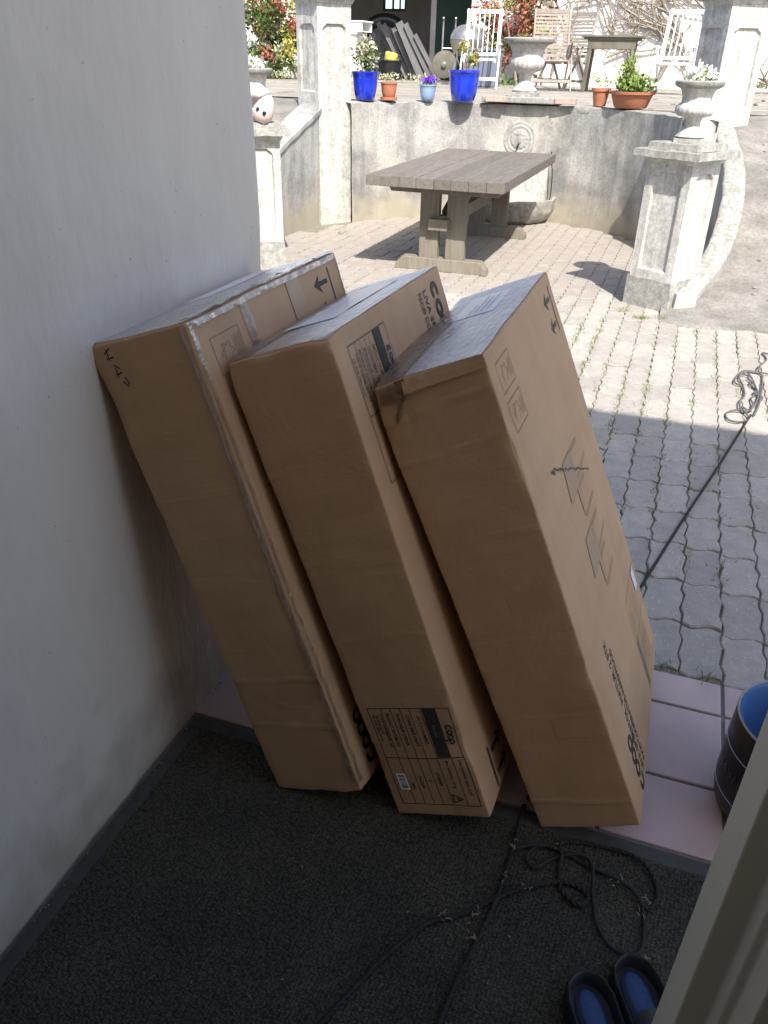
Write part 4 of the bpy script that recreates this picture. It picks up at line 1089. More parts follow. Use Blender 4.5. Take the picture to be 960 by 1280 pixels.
def sq(mb, h, z0, z1, h2=None, nn=8):
    """square block whose sides are subdivided so that they can weather"""
    h2 = h2 or h
    for k in range(4):
        M = Matrix.Rotation(k*pi/2, 4, 'Z')
        mb.grid(lambda u, v: M @ V(((2*u-1)*(h+(h2-h)*v), -(h+(h2-h)*v), z0+(z1-z0)*v)), nn, 4)
    mb.grid(lambda u, v: ((2*u-1)*h2, (2*v-1)*h2, z1), nn, nn)
    mb.grid(lambda u, v: ((2*u-1)*h, (1-2*v)*h, z0), nn, nn)
    return mb
def low_pillar(loc, rz, label):
    t = thing('stone_pillar', label, 'pillar', loc, rz, 'panelled stone pillars')
    fix_normals(obj('shaft', panel_shaft(.355, .20, 1.0, .27, .94), STONE, t))
    obj('base', rough(sq(MB(), .195, -.1, .21, .186), .010, 9, 3), STONEG, t, smooth=True, ang=50, merge=.001)
    obj('neck', rough(sq(MB(), .185, 1.0, 1.035, .205), .004, 9, 3), STONE, t, smooth=True, ang=40, merge=.001)
    obj('cap', rough(sq(MB(), .262, 1.036, 1.082, .258), .006, 9, 5), STONEG, t, smooth=True, ang=40, merge=.001)
    obj('cap_step', rough(sq(MB(), .195, 1.082, 1.128, .188), .006, 9, 7), STONEG, t, smooth=True, ang=40, merge=.001)
    return t
low_pillar((-.048, 6.484, 0), R(-31), 'low white stone pillar with sunk panels to the right of the boxes, urn of white flowers on top')
low_pillar((-3.42, 6.484, 0), R(31), 'low white stone pillar half hidden behind the porch wall edge')
def tall_pillar(loc, rz, label):
    t = thing('tall_pillar', label, 'pillar', loc, rz, 'tall panelled gate pillars')
    fix_normals(obj('shaft', panel_shaft(.40, -.1, 2.05, 1.28, 1.88), STONE, t))
    obj('neck', rough(sq(MB(), .205, 2.05, 2.09, .225), .004, 9, 3), STONE, t, smooth=True, ang=40, merge=.001)
    obj('cap', rough(sq(MB(), .255, 2.092, 2.17, .25), .006, 9, 5), STONEG, t, smooth=True, ang=40, merge=.001)
    obj('cap_top', rough(sq(MB(), .22, 2.17, 2.33, .02), .006, 9, 5), STONEG, t, smooth=True, ang=40, merge=.001)
    return t
tall_pillar((-3.76, 8.70, 0), R(-34), 'tall white stone pillar at the left end of the retaining wall')
tall_pillar((.135, 8.74, 0), R(34), 'tall white stone pillar at the right end of the retaining wall')

# curved coping walls that sweep from low pillars up to tall ones
def sweep_wall(side, name_label):
    t = thing('curved_balustrade', name_label, 'wall')
    Ys = [6.32, 6.55, 6.8, 7.05, 7.3, 7.6, 7.9, 8.25, 8.6]
    Xo = [.20, .315, .40, .435, .44, .425, .385, .315, .225]
    Zc = [.14, .24, .40, .58, .73, .86, .96, 1.09, 1.19]
    wdth = .17
    def st(u):
        y = Ys[0]+(Ys[-1]-Ys[0])*u
        return lerp(y, Ys, Xo), y, lerp(y, Ys, Zc)
    def mir(x): return x if side > 0 else 2*AX-x
    def cf(u, v):
        xo, y, z = st(u)
        prof = [(0, -.07), (.0, -.012), (-.012, .0), (-wdth*.5, .008), (-wdth+.012, 0), (-wdth, -.012), (-wdth, -.07)]
        i = min(int(v*6), 5); q = v*6-i; dx = prof[i][0]+(prof[i+1][0]-prof[i][0])*q; dz = prof[i][1]+(prof[i+1][1]-prof[i][1])*q
        p = (xo+dx, y, z)
        return (mir(xo+dx+.010*nz(p, 6)), y, z+dz+.012*nz(p, 5, 4))
    mbc = MB().grid(cf, 60, 18); mbc.f.append(tuple(range(19-19, 61*0)) or (0, 61*3, 61*6, 61*9)); mbc.f.append((0, 61*9, 61*12, 61*15, 61*18))
    obj('coping', mbc, STONEG, t, smooth=True, ang=60, merge=.0001)
    obj('scroll_end', rough(sq(MB(), .17, -.05, 1.40, .10), .02, 6, 8), STONE, t, smooth=True, ang=60, merge=.001, loc=(mir(.0), 8.22, 0), rot=(0, 0, R(30)))
    obj('end_stone', rough(sq(MB(), .085, -.08, .14, .075), .008, 9, 2), STONE, t, smooth=True, ang=45, merge=.001, loc=(mir(.115), 6.33, 0), rot=(0, 0, R(20)))
    def wf(u, v):
        xo, y, z = st(u); q = v*2
        x = xo-.015 if v < .5 else xo-wdth+.015
        zz2 = (-.05+(z-.03+.05)*(v/.5)) if v <= .5 else (z-.03)*(1-(v-.5)/.5)-.05*((v-.5)/.5)
        return (mir(x+.008*nz((x, y, zz2), 7)), y, zz2)
    obj('wall_face', MB().grid(wf, 60, 23), CONC, t, smooth=True, ang=50, merge=.0001)
    return t
sweep_wall(1, 'curved whitewashed wall sweeping up the ramp from the right low pillar')
# the left one is straighter
lw_ = thing('sloping_wall', 'grey sloping wall between the two white pillars on the left', 'wall')
def slf(u, v):
    y = 6.62+(8.58-6.62)*u; x = -3.70-.03*sin(pi*u); z = lerp(y, [6.62, 7.0, 7.7, 8.3, 8.6], [.50, .64, .89, 1.09, 1.19])
    prof = [(-.02, -2), (0, -.05), (.018, -.045), (.018, -.005), (0, .0), (-.12, .006), (-.25, 0), (-.26, -.05), (-.24, -2)]
    i = min(int(v*8), 7); q = v*8-i; dx = prof[i][0]+(prof[i+1][0]-prof[i][0])*q
    dz0 = -z-.05 if prof[i][1] == -2 else prof[i][1]; dz1 = -z-.05 if prof[i+1][1] == -2 else prof[i+1][1]
    dz = dz0+(dz1-dz0)*q; p = (x+dx, y, z+dz)
    return (x+dx+.010*nz(p, 6), y, z+dz+(.010*nz(p, 5, 4) if dz > -.1 else 0))
obj('wall_face', MB().grid(slf, 50, 48), CONC, lw_, smooth=True, ang=55)

# ------------------------------------------------------------------ urns and pots
def urn(loc, s, label, profile, name='stone_urn', lobes=22, m=STONE, rs=1.0, zs=1.0):
    t = thing(name, label, 'urn', loc, 0, 'stone garden urns')
    rim, bowl, foot, plinth = profile
    obj('rim', MB().lathe([(r*s*rs, z*s*zs) for r, z in rim], 40, caps=False, mod=lambda a, i, z: 1+.012*sin(a*26)), STONEG, t, smooth=True, ang=50)
    obj('bowl', MB().lathe([(r*s*rs, z*s*zs) for r, z in bowl], 88, caps=False, mod=lambda a, i, z: 1+(.040*abs(sin(a*lobes/2)) if 1 <= i <= 4 else 0)), m, t, smooth=True, ang=70)
    obj('foot', MB().lathe([(r*s*rs, z*s*zs) for r, z in foot], 32, caps=False), m, t, smooth=True, ang=50)
    obj('plinth', rough(sq(MB(), plinth[0]*s*rs, 0, plinth[1]*s*zs), .004, 9), STONEG, t, smooth=True, ang=40, merge=.0005)
    return t
PR = ([(.30, .66), (.42, .675), (.46, .70), (.465, .735), (.43, .75), (.39, .742), (.36, .70), (.02, .66)],
      [(.13, .30), (.25, .335), (.305, .40), (.315, .46), (.285, .50), (.275, .515), (.29, .58), (.34, .65), (.41, .69)],
      [(.22, .055), (.235, .08), (.19, .12), (.13, .17), (.105, .22), (.12, .27), (.15, .305)], (.25, .055))
centre_urn = urn((-1.87, 9.82, TZ+.055), .63, 'large fluted stone urn standing on the wall behind the table', PR, rs=.93, zs=1.17)
obj('pedestal', rough(MB().box((-.42, -.22, -.06), (.42, .2, 0)), .006, 6), STONEG, centre_urn, bevel=.01)
centre_urn.location.z = TZ+.08
PR2 = ([(.30, .62), (.345, .64), (.37, .655), (.375, .695), (.35, .71), (.31, .70), (.30, .66), (.02, .62)],
       [(.13, .29), (.25, .31), (.30, .365), (.285, .42), (.245, .445), (.225, .46), (.225, .52), (.26, .60), (.33, .65)],
       [(.20, .05), (.235, .07), (.20, .10), (.145, .15), (.12, .20), (.125, .25), (.15, .295)], (.24, .05))
urn((-.048, 6.484, 1.128), .375/.70, 'stone urn with white flowers on the right low pillar', PR2, rs=.80)
urn((-3.42, 6.484, 1.128), .375/.70, 'stone urn on the left low pillar, cut off by the porch wall', PR2, rs=.80)

def pot(loc, h, r, m, label, name, prof=None, saucer=False, group=None):
    t = thing(name, label, 'plant pot', loc, 0, group)
    prof = prof or [(.62, 0), (.74, .05), (.88, .35), (.97, .72), (1.0, .90), (1.06, .93), (1.06, 1.0), (.96, 1.0), (.92, .93)]
    obj('body', MB().lathe([(a*r, b*h) for a, b in prof], 36), m, t, smooth=True, ang=45)
    obj('soil', MB().lathe([(.93*r, .90*h), (.6*r, .93*h), (.01, .935*h)], 20, caps=False), SOIL, t, smooth=True)
    if saucer: obj('saucer', MB().lathe([(r*.8, -.02), (r*1.05, -.015), (r*1.08, .012), (r*.95, .012), (r*.7, 0)], 28), m, t, smooth=True, ang=45)
    return t
ZP = TZ+.02
pot((-3.40, 8.95, ZP), .27, .135, BLUE, 'cobalt blue glazed pot beside the left tall pillar', 'glazed_pot', group='blue glazed pots')
pot((-2.47, 9.50, ZP), .30, .165, BLUE, 'larger cobalt blue glazed pot on the wall in front of the white chair', 'glazed_pot', group='blue glazed pots')
pot((-3.20, 9.14, ZP+.02), .15, .085, TERRA, 'small terracotta pot on a saucer between the blue pots', 'terracotta_pot', saucer=True)
pot((-2.85, 9.42, ZP), .155, .090, LBLUE, 'small pale blue pot with purple flowers on the wall', 'glazed_pot')
pot((-1.03, 9.65, ZP), .165, .095, TERRA, 'small plain terracotta pot right of the stone urn', 'terracotta_pot', [(.62, 0), (.68, .1), (.86, .7), (.90, .82), (1.02, .84), (1.04, 1.0), (.95, 1.0), (.9, .9)])
pot((-.70, 9.46, ZP), .15, .22, TERRA, 'wide terracotta bowl with a bushy green plant', 'terracotta_bowl', [(.68, 0), (.75, .08), (.92, .75), (.94, .82), (1.03, .84), (1.05, 1.0), (.97, 1.0), (.92, .9)])
def leaves(n, c, rad, size, seed, flat=.0, stems=0, up=.4, power=.6):
    r = random.Random(seed); mb = MB()
    for _ in range(n):
        d = V((r.gauss(0, 1), r.gauss(0, 1), r.gauss(0, 1))).normalized()*r.random()**power
        p = V(c)+V((d.x*rad[0], d.y*rad[1], d.z*rad[2]))
        a = V((r.gauss(0, 1), r.gauss(0, 1), r.gauss(0, .7)+up)).normalized(); b = a.cross(V((r.gauss(0, 1), r.gauss(0, 1), r.gauss(0, 1)))).normalized()
        s = size*r.uniform(.6, 1.3)
        mb.add([p, p+a*s*.5+b*s*.28, p+a*s, p+a*s*.5-b*s*.28], [(0, 1, 2, 3)])
    return mb
def stems(n, base, tips, r0, seed, m, parent, name='stem'):
    r = random.Random(seed); mb = MB()
    for _ in range(n):
        b = V(base)+V((r.gauss(0, .02), r.gauss(0, .02), 0)); t = V(base)+V((r.gauss(0, tips[0]), r.gauss(0, tips[0]), tips[1]*r.uniform(.6, 1.05)))
        mid = (b+t)/2+V((r.gauss(0, .02), r.gauss(0, .02), 0)); mb.tube([b, mid, t], [r0, r0*.8, r0*.4], 5)
    return obj(name, mb, m, parent)
def plant(name, label, loc, sets, st=None, cat='plant'):
    t = thing(name, label, cat, loc)
    for nm, mb, m in sets: obj(nm, mb, m, t)
    if st: stems(*st, t)
    return t
plant('potted_shrub', 'pale variegated shrub growing in the left blue pot', (-3.40, 8.95, ZP+.25),
      [('foliage', leaves(330, (0, 0, .17), (.15, .13, .19), .05, 1), L_PALE), ('foliage', leaves(120, (.02, 0, .14), (.14, .12, .15), .05, 2), L_GREEN)], (9, (0, 0, 0), (.07, .34), .004, 3, BARK))
plant('seedling', 'dry little plant in the small terracotta pot', (-3.20, 9.14, ZP+.16),
      [('foliage', leaves(40, (0, 0, .05), (.05, .05, .06), .03, 4), L_PALE)], (5, (0, 0, 0), (.03, .09), .002, 5, BARK))
plant('purple_flowers', 'purple flowers in the small pale blue pot', (-2.85, 9.42, ZP+.145),
      [('petals', leaves(150, (0, 0, .04), (.09, .08, .04), .035, 6), P_PURP), ('foliage', leaves(60, (0, 0, .01), (.08, .08, .025), .035, 7), L_GREEN)])
plant('leggy_plant', 'leggy yellow green plant in the larger blue pot', (-2.47, 9.50, ZP+.28),
      [('foliage', leaves(70, (-.03, 0, .23), (.06, .05, .07), .05, 8), L_YEL), ('foliage', leaves(50, (.06, 0, .12), (.05, .05, .06), .045, 9), L_LIME), ('foliage', leaves(60, (.12, 0, .13), (.04, .05, .08), .045, 10), L_YEL)],
      (11, (0, 0, 0), (.08, .30), .006, 11, BARK))
plant('bushy_herb', 'feathery green herb in the wide terracotta bowl', (-.70, 9.46, ZP+.12),
      [('foliage', leaves(420, (.02, 0, .08), (.22, .17, .10), .05, 12, up=1.2), L_LIME), ('foliage', leaves(260, (-.07, 0, .18), (.09, .09, .16), .045, 13, up=1.4), L_LIME), ('foliage', leaves(160, (0, 0, .05), (.18, .15, .07), .05, 14), L_GREEN)],
      (14, (0, 0, 0), (.08, .25), .003, 15, L_GREEN))
plant('white_flowers', 'white flowers in the urn on the right low pillar', (-.048, 6.484, 1.128+.375),
      [('petals', leaves(230, (0, 0, .035), (.115, .10, .045), .042, 16), P_WHITE), ('foliage', leaves(90, (.0, 0, .02), (.12, .11, .035), .04, 17), L_LIME)])
plant('trailing_plant', 'pale flowers in the urn on the left low pillar', (-3.42, 6.484, 1.128+.375),
      [('petals', leaves(160, (0, 0, .03), (.12, .11, .05), .045, 18), P_WHITE), ('foliage', leaves(60, (.0, 0, .02), (.11, .11, .03), .04, 19), L_PALE)])
plant('ramp_flower', 'small yellow flowers growing between the right pillar and its curved wall', (.16, 7.05, .42),
      [('petals', leaves(18, (0, 0, .13), (.02, .03, .05), .035, 20), L_YEL), ('foliage', leaves(70, (.0, 0, .0), (.04, .10, .12), .05, 21), L_GREEN)])
def brick(loc, rz, label):
    o = obj('brick', rough(MB().box((-.11, -.05, 0), (.11, .05, .06)), .004, 20), BRICK, bevel=.006, loc=loc, rot=(0, 0, rz)); return tag(o, label, 'brick', 'loose bricks on the wall')
brick((-2.13, 9.60, TZ+.026), .1, 'loose red brick on the wall left of the stone urn')
brick((-1.38, 9.62, TZ+.026), -.05, 'loose red brick on the wall right of the stone urn')
# pink garden ornament leaning on the left urn
orn = thing('garden_ornament', 'pink and white ornament with two black spots beside the left urn', 'ornament', (-3.325, 6.36, 1.128))
orn.rotation_euler = (R(-6), R(28), R(10))
obj('body', MB().lathe([(.004, .0), (.05, .012), (.078, .05), (.084, .09), (.070, .14), (.045, .185), (.022, .21), (.004, .222)], 26), PINK, orn, smooth=True, ang=70)
obj('face_patch', MB().grid(lambda u, v: (lambda a, z: (1.03*lerp(z, [.05, .09, .14, .185, .21], [.078, .084, .070, .045, .022])*sin(a), -1.03*lerp(z, [.05, .09, .14, .185, .21], [.078, .084, .070, .045, .022])*cos(a), z))((u-.5)*1.2*(1.2-v), .07+.135*v), 8, 8), P_WHITE, orn, smooth=True)
for sx in (-1, 1):
    obj('spot', MB().lathe([(.001, .006), (.014, .004), (.017, 0), (.012, -.004)], 14), BLACKP, orn, smooth=True, loc=(sx*.030, -.080, .088), rot=(R(90), 0, R(sx*22)))

# ------------------------------------------------------------------ the big plank table
tb = thing('garden_table', 'heavy weathered plank table standing in the sunken yard', 'table', (-1.885, 7.71, 0))
TW, TL_, TZt, TH = 1.14, 2.46, .78, .078
npl = 8; pw = TW/npl
for k in range(npl):
    x0 = -TW/2+k*pw+.0012; x1 = x0+pw-.0024; e0, e1 = rnd.uniform(-.006, .006), rnd.uniform(-.006, .006)
    mb = MB(); n = 20; dz = rnd.uniform(-.002, .003)
    for j in range(n):
        a = -TL_/2+e0+(TL_+e1-e0)*j/n; b = -TL_/2+e0+(TL_+e1-e0)*(j+1)/n
    def pf(u, v):
        yy = -TL_/2+e0+(TL_+e1-e0)*v; c4 = [(x0, TZt-TH), (x1, TZt-TH), (x1, TZt+dz), (x0, TZt+dz), (x0, TZt-TH)]
        x, z = c4[int(round(u*4))]
        return (x+.0016*nz((x, yy, z), 6, k), yy, z+.0022*nz((x*3, yy, z), 5, k))
    mb.grid(pf, 4, 24)
    o = len(mb.v); mb.v += [mb.v[i] for i in range(4)]; mb.f.append((o, o+1, o+2, o+3)[::-1])
    o = len(mb.v); mb.v += [mb.v[24*5+i] for i in range(4)]; mb.f.append((o, o+1, o+2, o+3))
    obj('plank', mb, WOODG, tb, merge=.0001, bevel=.0028)
for sy in (-1, 1):
    yc = sy*.86
    obj('crossbeam', MB().prism([(-.50, .70), (-.46, .625), (.46, .625), (.50, .70)], -.045, .045, Matrix.Translation((0, yc-.03*sy*0, 0)) @ Matrix.Rotation(pi/2, 4, 'X')), WOODB, tb, bevel=.005)
    obj('foot', MB().prism([(-.41, 0), (.41, 0), (.40, .045), (.345, .105), (-.345, .105), (-.40, .045)], -.06, .06, Matrix.Translation((0, yc, 0)) @ Matrix.Rotation(pi/2, 4, 'X')), WOODB, tb, bevel=.005)
    for sx in (-1, 1):
        obj('leg', MB().prism([(-.082*1, .10), (.082, .10), (.082, .36), (.062, .39), (.062, .40), (.082, .43), (.082, .627), (-.082, .627)] if sx < 0 else [(-.082, .10), (.082, .10), (.082, .627), (-.082, .627), (-.082, .43), (-.062, .40), (-.062, .39), (-.082, .36)], -.038, .038,
            Matrix.Translation((sx*.117, yc, 0)) @ Matrix.Rotation(pi/2, 4, 'X')), WOODB, tb, bevel=.004)
obj('stretcher', MB().box((-.034, -.895, .345), (.034, .895, .455)), WOODB, tb, bevel=.004)
for sy in (-1, 1):
    obj('wedge', MB().box((-.105, sy*.935-.034, .345), (.06, sy*.935+.034, .435)), WOODB, tb, bevel=.004)
    obj('brace', MB().bar((0, sy*.15, .70), (0, sy*.82, .46), .06, .06), WOODB, tb, bevel=.003)

# ------------------------------------------------------------------ terrace furniture
def white_chair(loc, rz, label, m=WHITEP, horiz=False, name='garden_chair', group='white garden chairs'):
    """folding high-back garden chair, faces local -y"""
    t = thing(name, label, 'chair', loc, rz, group)
    wd = .55; sz = .43
    yb_, yt_ = .20, .40                      # backrest foot and head
    def bk_(z): return yb_+(yt_-yb_)*(z-sz)/(1.12-sz)
    for sx in (-1, 1):
        obj('stile', MB().bar((sx*wd/2, bk_(sz-.03), sz-.03), (sx*wd/2, bk_(1.14), 1.14), .042, .028, (1, 0, 0)), m, t, bevel=.004)
    obj('top_rail', MB().bar((-wd/2-.02, bk_(1.12), 1.11), (wd/2+.02, bk_(1.12), 1.11), .06, .03, (0, 1, 0)), m, t, bevel=.004)
    obj('back_rail', MB().bar((-wd/2+.014, bk_(.50), .50), (wd/2-.014, bk_(.50), .50), .045, .024, (0, 1, 0)), m, t, bevel=.003)
    if horiz:
        for k in range(11):
            z = .56+k*.05; obj('slat', MB().bar((-wd/2+.014, bk_(z), z), (wd/2-.014, bk_(z), z), .030, .012, (0, 1, 0)), m, t)
    else:
        for k in range(7):
            x = -wd/2+.035+(wd-.07)*k/6; obj('slat', MB().bar((x, bk_(.52), .52), (x, bk_(1.09), 1.09), .034, .012, (1, 0, 0)), m, t)
    for k in range(8):
        y_ = -.24+.42*k/7; obj('seat_slat', MB().box((-wd/2+.03, y_-.022, sz-.006-.02*k/7), (wd/2-.03, y_+.022, sz+.012-.02*k/7)), m, t)
    for sx in (-1, 1):
        obj('seat_rail', MB().box((sx*(wd/2-.03)-.012, -.26, sz-.05), (sx*(wd/2-.03)+.012, .24, sz-.007)), m, t)
        x = sx*(wd/2+.03)
        obj('front_leg', MB().bar((x, -.36, 0), (x, .05, .63), .04, .024, (1, 0, 0)), m, t, bevel=.003)
        obj('rear_leg', MB().bar((x-sx*.026, .34, 0), (x-sx*.026, -.08, .62), .04, .024, (1, 0, 0)), m, t, bevel=.003)
        obj('armrest', MB().box((x-.028, -.30, .632), (x+.028, .30, .654)), m, t, bevel=.004)
    obj('stretcher', MB().bar((-wd/2-.02, -.26, .15), (wd/2+.02, -.26, .15), .04, .02, (0, 1, 0)), m, t)
    obj('stretcher', MB().bar((-wd/2-.01, .25, .13), (wd/2+.01, .25, .13), .04, .02, (0, 1, 0)), m, t)
    return t
white_chair((-3.58, 14.75, TZ), R(10), 'white slatted garden chair left of the large stone urn')
white_chair((-.52, 14.6, TZ), R(-10), 'white slatted garden chair beside the right tall pillar')
white_chair((-2.40, 14.6, TZ), R(16), 'silvery bare wood chair with horizontal slats behind the stone urn', WOODC, True, 'wooden_chair', 'bare wood garden chairs')
white_chair((-2.32, 15.5, TZ), R(-28), 'bare wood chair standing behind the other wooden one by the dark table', WOODC, True, 'wooden_chair', 'bare wood garden chairs')
ft = thing('folding_table', 'small dark wooden table between the garden chairs', 'table', (-1.50, 14.8, TZ), R(2))
for k in range(6): obj('slat', MB().box((-.47, -.33+k*.11+.006, .755), (.47, -.22+k*.11-.006, .782)), WOODD, ft, bevel=.004)
for sy in (-1, 1):
    obj('apron', MB().box((-.36, sy*.26-.012, .60), (.36, sy*.26+.012, .72)), WOODD, ft)
    obj('rail', MB().box((-.42, sy*.28-.012, .722), (.42, sy*.28+.012, .754)), WOODD, ft)
    for sx in (-1, 1): obj('leg', MB().bar((sx*.35, sy*.31, 0), (sx*.31, sy*.235, .753), .05, .04), WOODD, ft)

# ------------------------------------------------------------------ outbuilding with an open shed
FY = 18.0
ob = thing('outbuilding', 'whitewashed outbuilding with a dark open shed doorway behind the terrace', 'building')
def wallgrid(x0, x1, z0, z1, y_, seed): return MB().grid(lambda u, v: (x0+(x1-x0)*u, y_+.02*nz((x0+(x1-x0)*u, 0, z0+(z1-z0)*v), 1.5, seed)+.01*nz((u*30, v*9, 0), 1, 3), z0+(z1-z0)*v), 40, 24)
obj('facade', wallgrid(-4.62, 7.0, TZ-.1, 5.0, FY, 1), BARN_W, ob, smooth=True)
obj('facade', wallgrid(-16.0, -7.55, TZ-.1, 5.0, FY, 5), BARN_W, ob, smooth=True)
obj('lintel', wallgrid(-7.55, -4.62, TZ+2.35, 5.0, FY, 7), BARN_W, ob, smooth=True)
obj('reveal', MB().box((-4.62, FY+.002, TZ-.1), (-4.42, FY+.45, 4.98)), BARN_W, ob)
obj('reveal', MB().box((-7.75, FY+.002, TZ-.1), (-7.55, FY+.45, 4.98)), BARN_W, ob)
SHEDW = mat("shed_plaster", (.66, .63, .58), (.52, .50, .46), scale=2, rough=.95, bump=.4, bscale=12)
BK = 22.4
wx0, wx1, wz0 = -8.06, -7.44, TZ+1.44
for lo, hi in (((-11, BK, TZ-.1), (wx0, BK+.2, 5)), ((wx1, BK, TZ-.1), (-3.0, BK+.2, 5)), ((wx0, BK, TZ-.1), (wx1, BK+.2, wz0)), ((wx0, BK, wz0+.95), (wx1, BK+.2, 5))):
    obj('back_wall', MB().box(lo, hi), SHEDW, ob)
wf_ = obj('window', MB().box((wx0, BK+.05, wz0), (wx0+.05, BK+.10, wz0+.95)).box((wx1-.05, BK+.05, wz0), (wx1, BK+.10, wz0+.95)).box((wx0+.05, BK+.05, wz0), (wx1-.05, BK+.10, wz0+.05)).box((wx0+.05, BK+.05, wz0+.9), (wx1-.05, BK+.10, wz0+.95)).box(((wx0+wx1)/2-.07, BK+.052, wz0+.05), ((wx0+wx1)/2-.03, BK+.098, wz0+.9)).box(((wx0+wx1)/2+.12, BK+.052, wz0+.05), ((wx0+wx1)/2+.15, BK+.098, wz0+.9)), WOODD, ob)
obj('pane', MB().box((wx0+.05, BK+.07, wz0+.05), (wx1-.05, BK+.08, wz0+.9)), GLASS, wf_)
obj('side_wall', MB().box((-11.2, FY+.5, TZ-.1), (-11.0, BK+.2, 5)), SHEDW, ob)
obj('side_wall', MB().box((-3.0, FY+.5, TZ-.1), (-2.8, BK+.2, 5)), SHEDW, ob)
obj('partition', MB().box((-6.02, 19.9, TZ-.1), (-5.90, BK-.01, 5)), SHEDW, ob)
obj('shed_floor', MB().box((-11, FY-.05, TZ-.12), (-3, BK, TZ-.004)), EARTH, ob)
obj('shed_ceiling', MB().box((-16, FY-.4, 5.0), (7, BK+.4, 5.12)), DARKW, ob)
obj('shed_door', MB().box((-5.88, 19.9, TZ), (-3.02, 20.0, 4.9)), GREEND, ob)
def board(x, y, lean, ln, wd, m, label, dz=0, ry=.14):
    o = obj('board', MB().box((-wd/2, -.015, 0), (wd/2, .015, ln)), m, bevel=.004, loc=(x, y, TZ+dz), rot=(R(-10), -lean, ry)); return tag(o, label, 'board', 'boards leaning in the shed')
for k, (x, y_, le, ln, wd) in enumerate(((-5.60, 18.75, .55, 1.25, .11), (-5.82, 18.8, .50, 1.25, .16), (-6.02, 18.95, .52, 1.15, .10), (-6.22, 19.1, .56, 1.25, .14), (-6.42, 19.25, .52, 1.28, .10), (-5.42, 18.7, .60, 1.05, .09))):
    board(x, y_, le, ln, wd, DARKW, ('grey board leaning steeply in the shed nearest the green door', 'broad grey board leaning in the middle of the shed', 'narrow grey board leaning behind the broad one in the shed', 'grey board leaning further back in the shed', 'narrow dark board leaning leftmost in the shed', 'short dark board leaning rightmost in the shed')[k] if k else 'second grey board from the right leaning in the shed')
tub = thing('plastic_tub', 'black plastic tub on the shed floor holding a yellow cloth', 'tub', (-6.45, 18.45, TZ))
obj('body', MB().lathe([(.20, 0), (.25, .34), (.265, .35), (.265, .37), (.24, .37), (.235, .33), (.19, .03)], 28), BLACKP, tub, smooth=True, ang=45)
tag(obj('yellow_cloth', rough(MB().lathe([(.02, .0), (.14, .03), (.17, .10), (.12, .19), (.03, .23)], 14), .08, 7), YELLOW, loc=(-6.42, 18.45, TZ+.30), smooth=True), 'crumpled yellow cloth in the black tub', 'cloth')
tyre = thing('old_tyre', 'dark old tyre standing against the shed back wall', 'tyre', (-7.0, 19.6, TZ+.42)); tyre.rotation_euler = (R(80), 0, R(12))
mb = MB()
def torus(u, v): a, b = 2*pi*u, 2*pi*v; return ((.50+.13*cos(b))*cos(a), (.50+.13*cos(b))*sin(a), .13*sin(b))
obj('tread', mb.grid(torus, 36, 12), BLACKP, tyre, smooth=True, ang=80)
obj('rim', MB().lathe([(.38, -.03), (.40, .0), (.38, .03), (.1, .02), (.1, -.02)], 28), DARKW, tyre, smooth=True, ang=40)
tyre.location.z = TZ+.66
wc = thing('white_cupboard', 'white wooden cupboard just inside the shed behind the left pillar', 'cupboard', (-6.86, 17.2, TZ))
obj('carcass', MB().box((-.5, -.25, .12), (.22, .25, .80)), WHITEP, wc, bevel=.01)
obj('door', MB().box((-.46, -.272, .16), (.16, -.252, .76)), WHITEP, wc, bevel=.006)
obj('top', MB().box((-.55, -.3, .80), (.25, .3, .84)), WHITEP, wc, bevel=.008)
for sx in (-.42, .14): obj('leg', MB().box((sx-.03, -.2, 0), (sx+.03, .2, .12)), WHITEP, wc)
wl = thing('wooden_box', 'shallow white wooden box lying on the white cupboard', 'box', (-6.80, 17.2, TZ+.98))
obj('base', MB().box((-.5, -.25, 0), (.30, .25, .02)), WHITEP, wl)
obj('side', MB().box((-.5, -.27, -.0), (.30, -.25, .16)), WHITEP, wl); obj('side', MB().box((-.5, .25, 0), (.30, .27, .16)), WHITEP, wl)
obj('lid', MB().box((-.52, -.29, .162), (.32, .29, .19)), WHITEP, wl, bevel=.006)
wl.location.z = TZ+.842
ht = thing('hand_truck', 'grey hand truck with two handles standing in the shed opening', 'hand truck', (-4.98, 17.75, TZ), R(15))
for sx in (-.12, .12): obj('handle', MB().tube(smooth_path([(sx, -.05, .12), (sx, .02, .6), (sx, .12, 1.05), (sx, .05, 1.12)], 4), .018, 8), METAL, ht, smooth=True)
obj('cross_bar', MB().tube([(-.12, .02, .6), (.12, .02, .6)], .015, 8), METAL, ht); obj('axle', MB().tube([(-.2, 0, .2), (.2, 0, .2)], .015, 8), METAL, ht)
obj('toe_plate', MB().box((-.18, -.22, .02), (.18, -.05, .035)), METAL, ht)
reel = thing('hose_reel', 'round grey green hose reel beside the hand truck', 'hose reel', (-4.96, 17.45, TZ+.32)); reel.rotation_euler = (R(90), 0, R(10))
obj('flange', MB().lathe([(.02, .02), (.23, .03), (.24, .05), (.22, .06), (.02, .05)], 30), WOODD, reel, smooth=True, ang=40)
obj('hose', MB().lathe([(.22, -.10), (.25, -.08), (.25, .0), (.22, .02)], 26), GREEND, reel, smooth=True)
obj('hub', MB().lathe([(.05, .06), (.05, .10), (.02, .11)], 14), METAL, reel, smooth=True)
tag(obj('red_ball', MB().lathe([(.001, 0), (.04, .01), (.06, .06), (.04, .11), (.001, .12)], 16), REDP, loc=(-5.32, 17.7, TZ), smooth=True), 'small red ball at the shed threshold', 'ball')
bq = thing('kettle_barbecue', 'grey kettle barbecue in the shed opening behind the white chair', 'barbecue', (-4.25, 16.4, TZ))
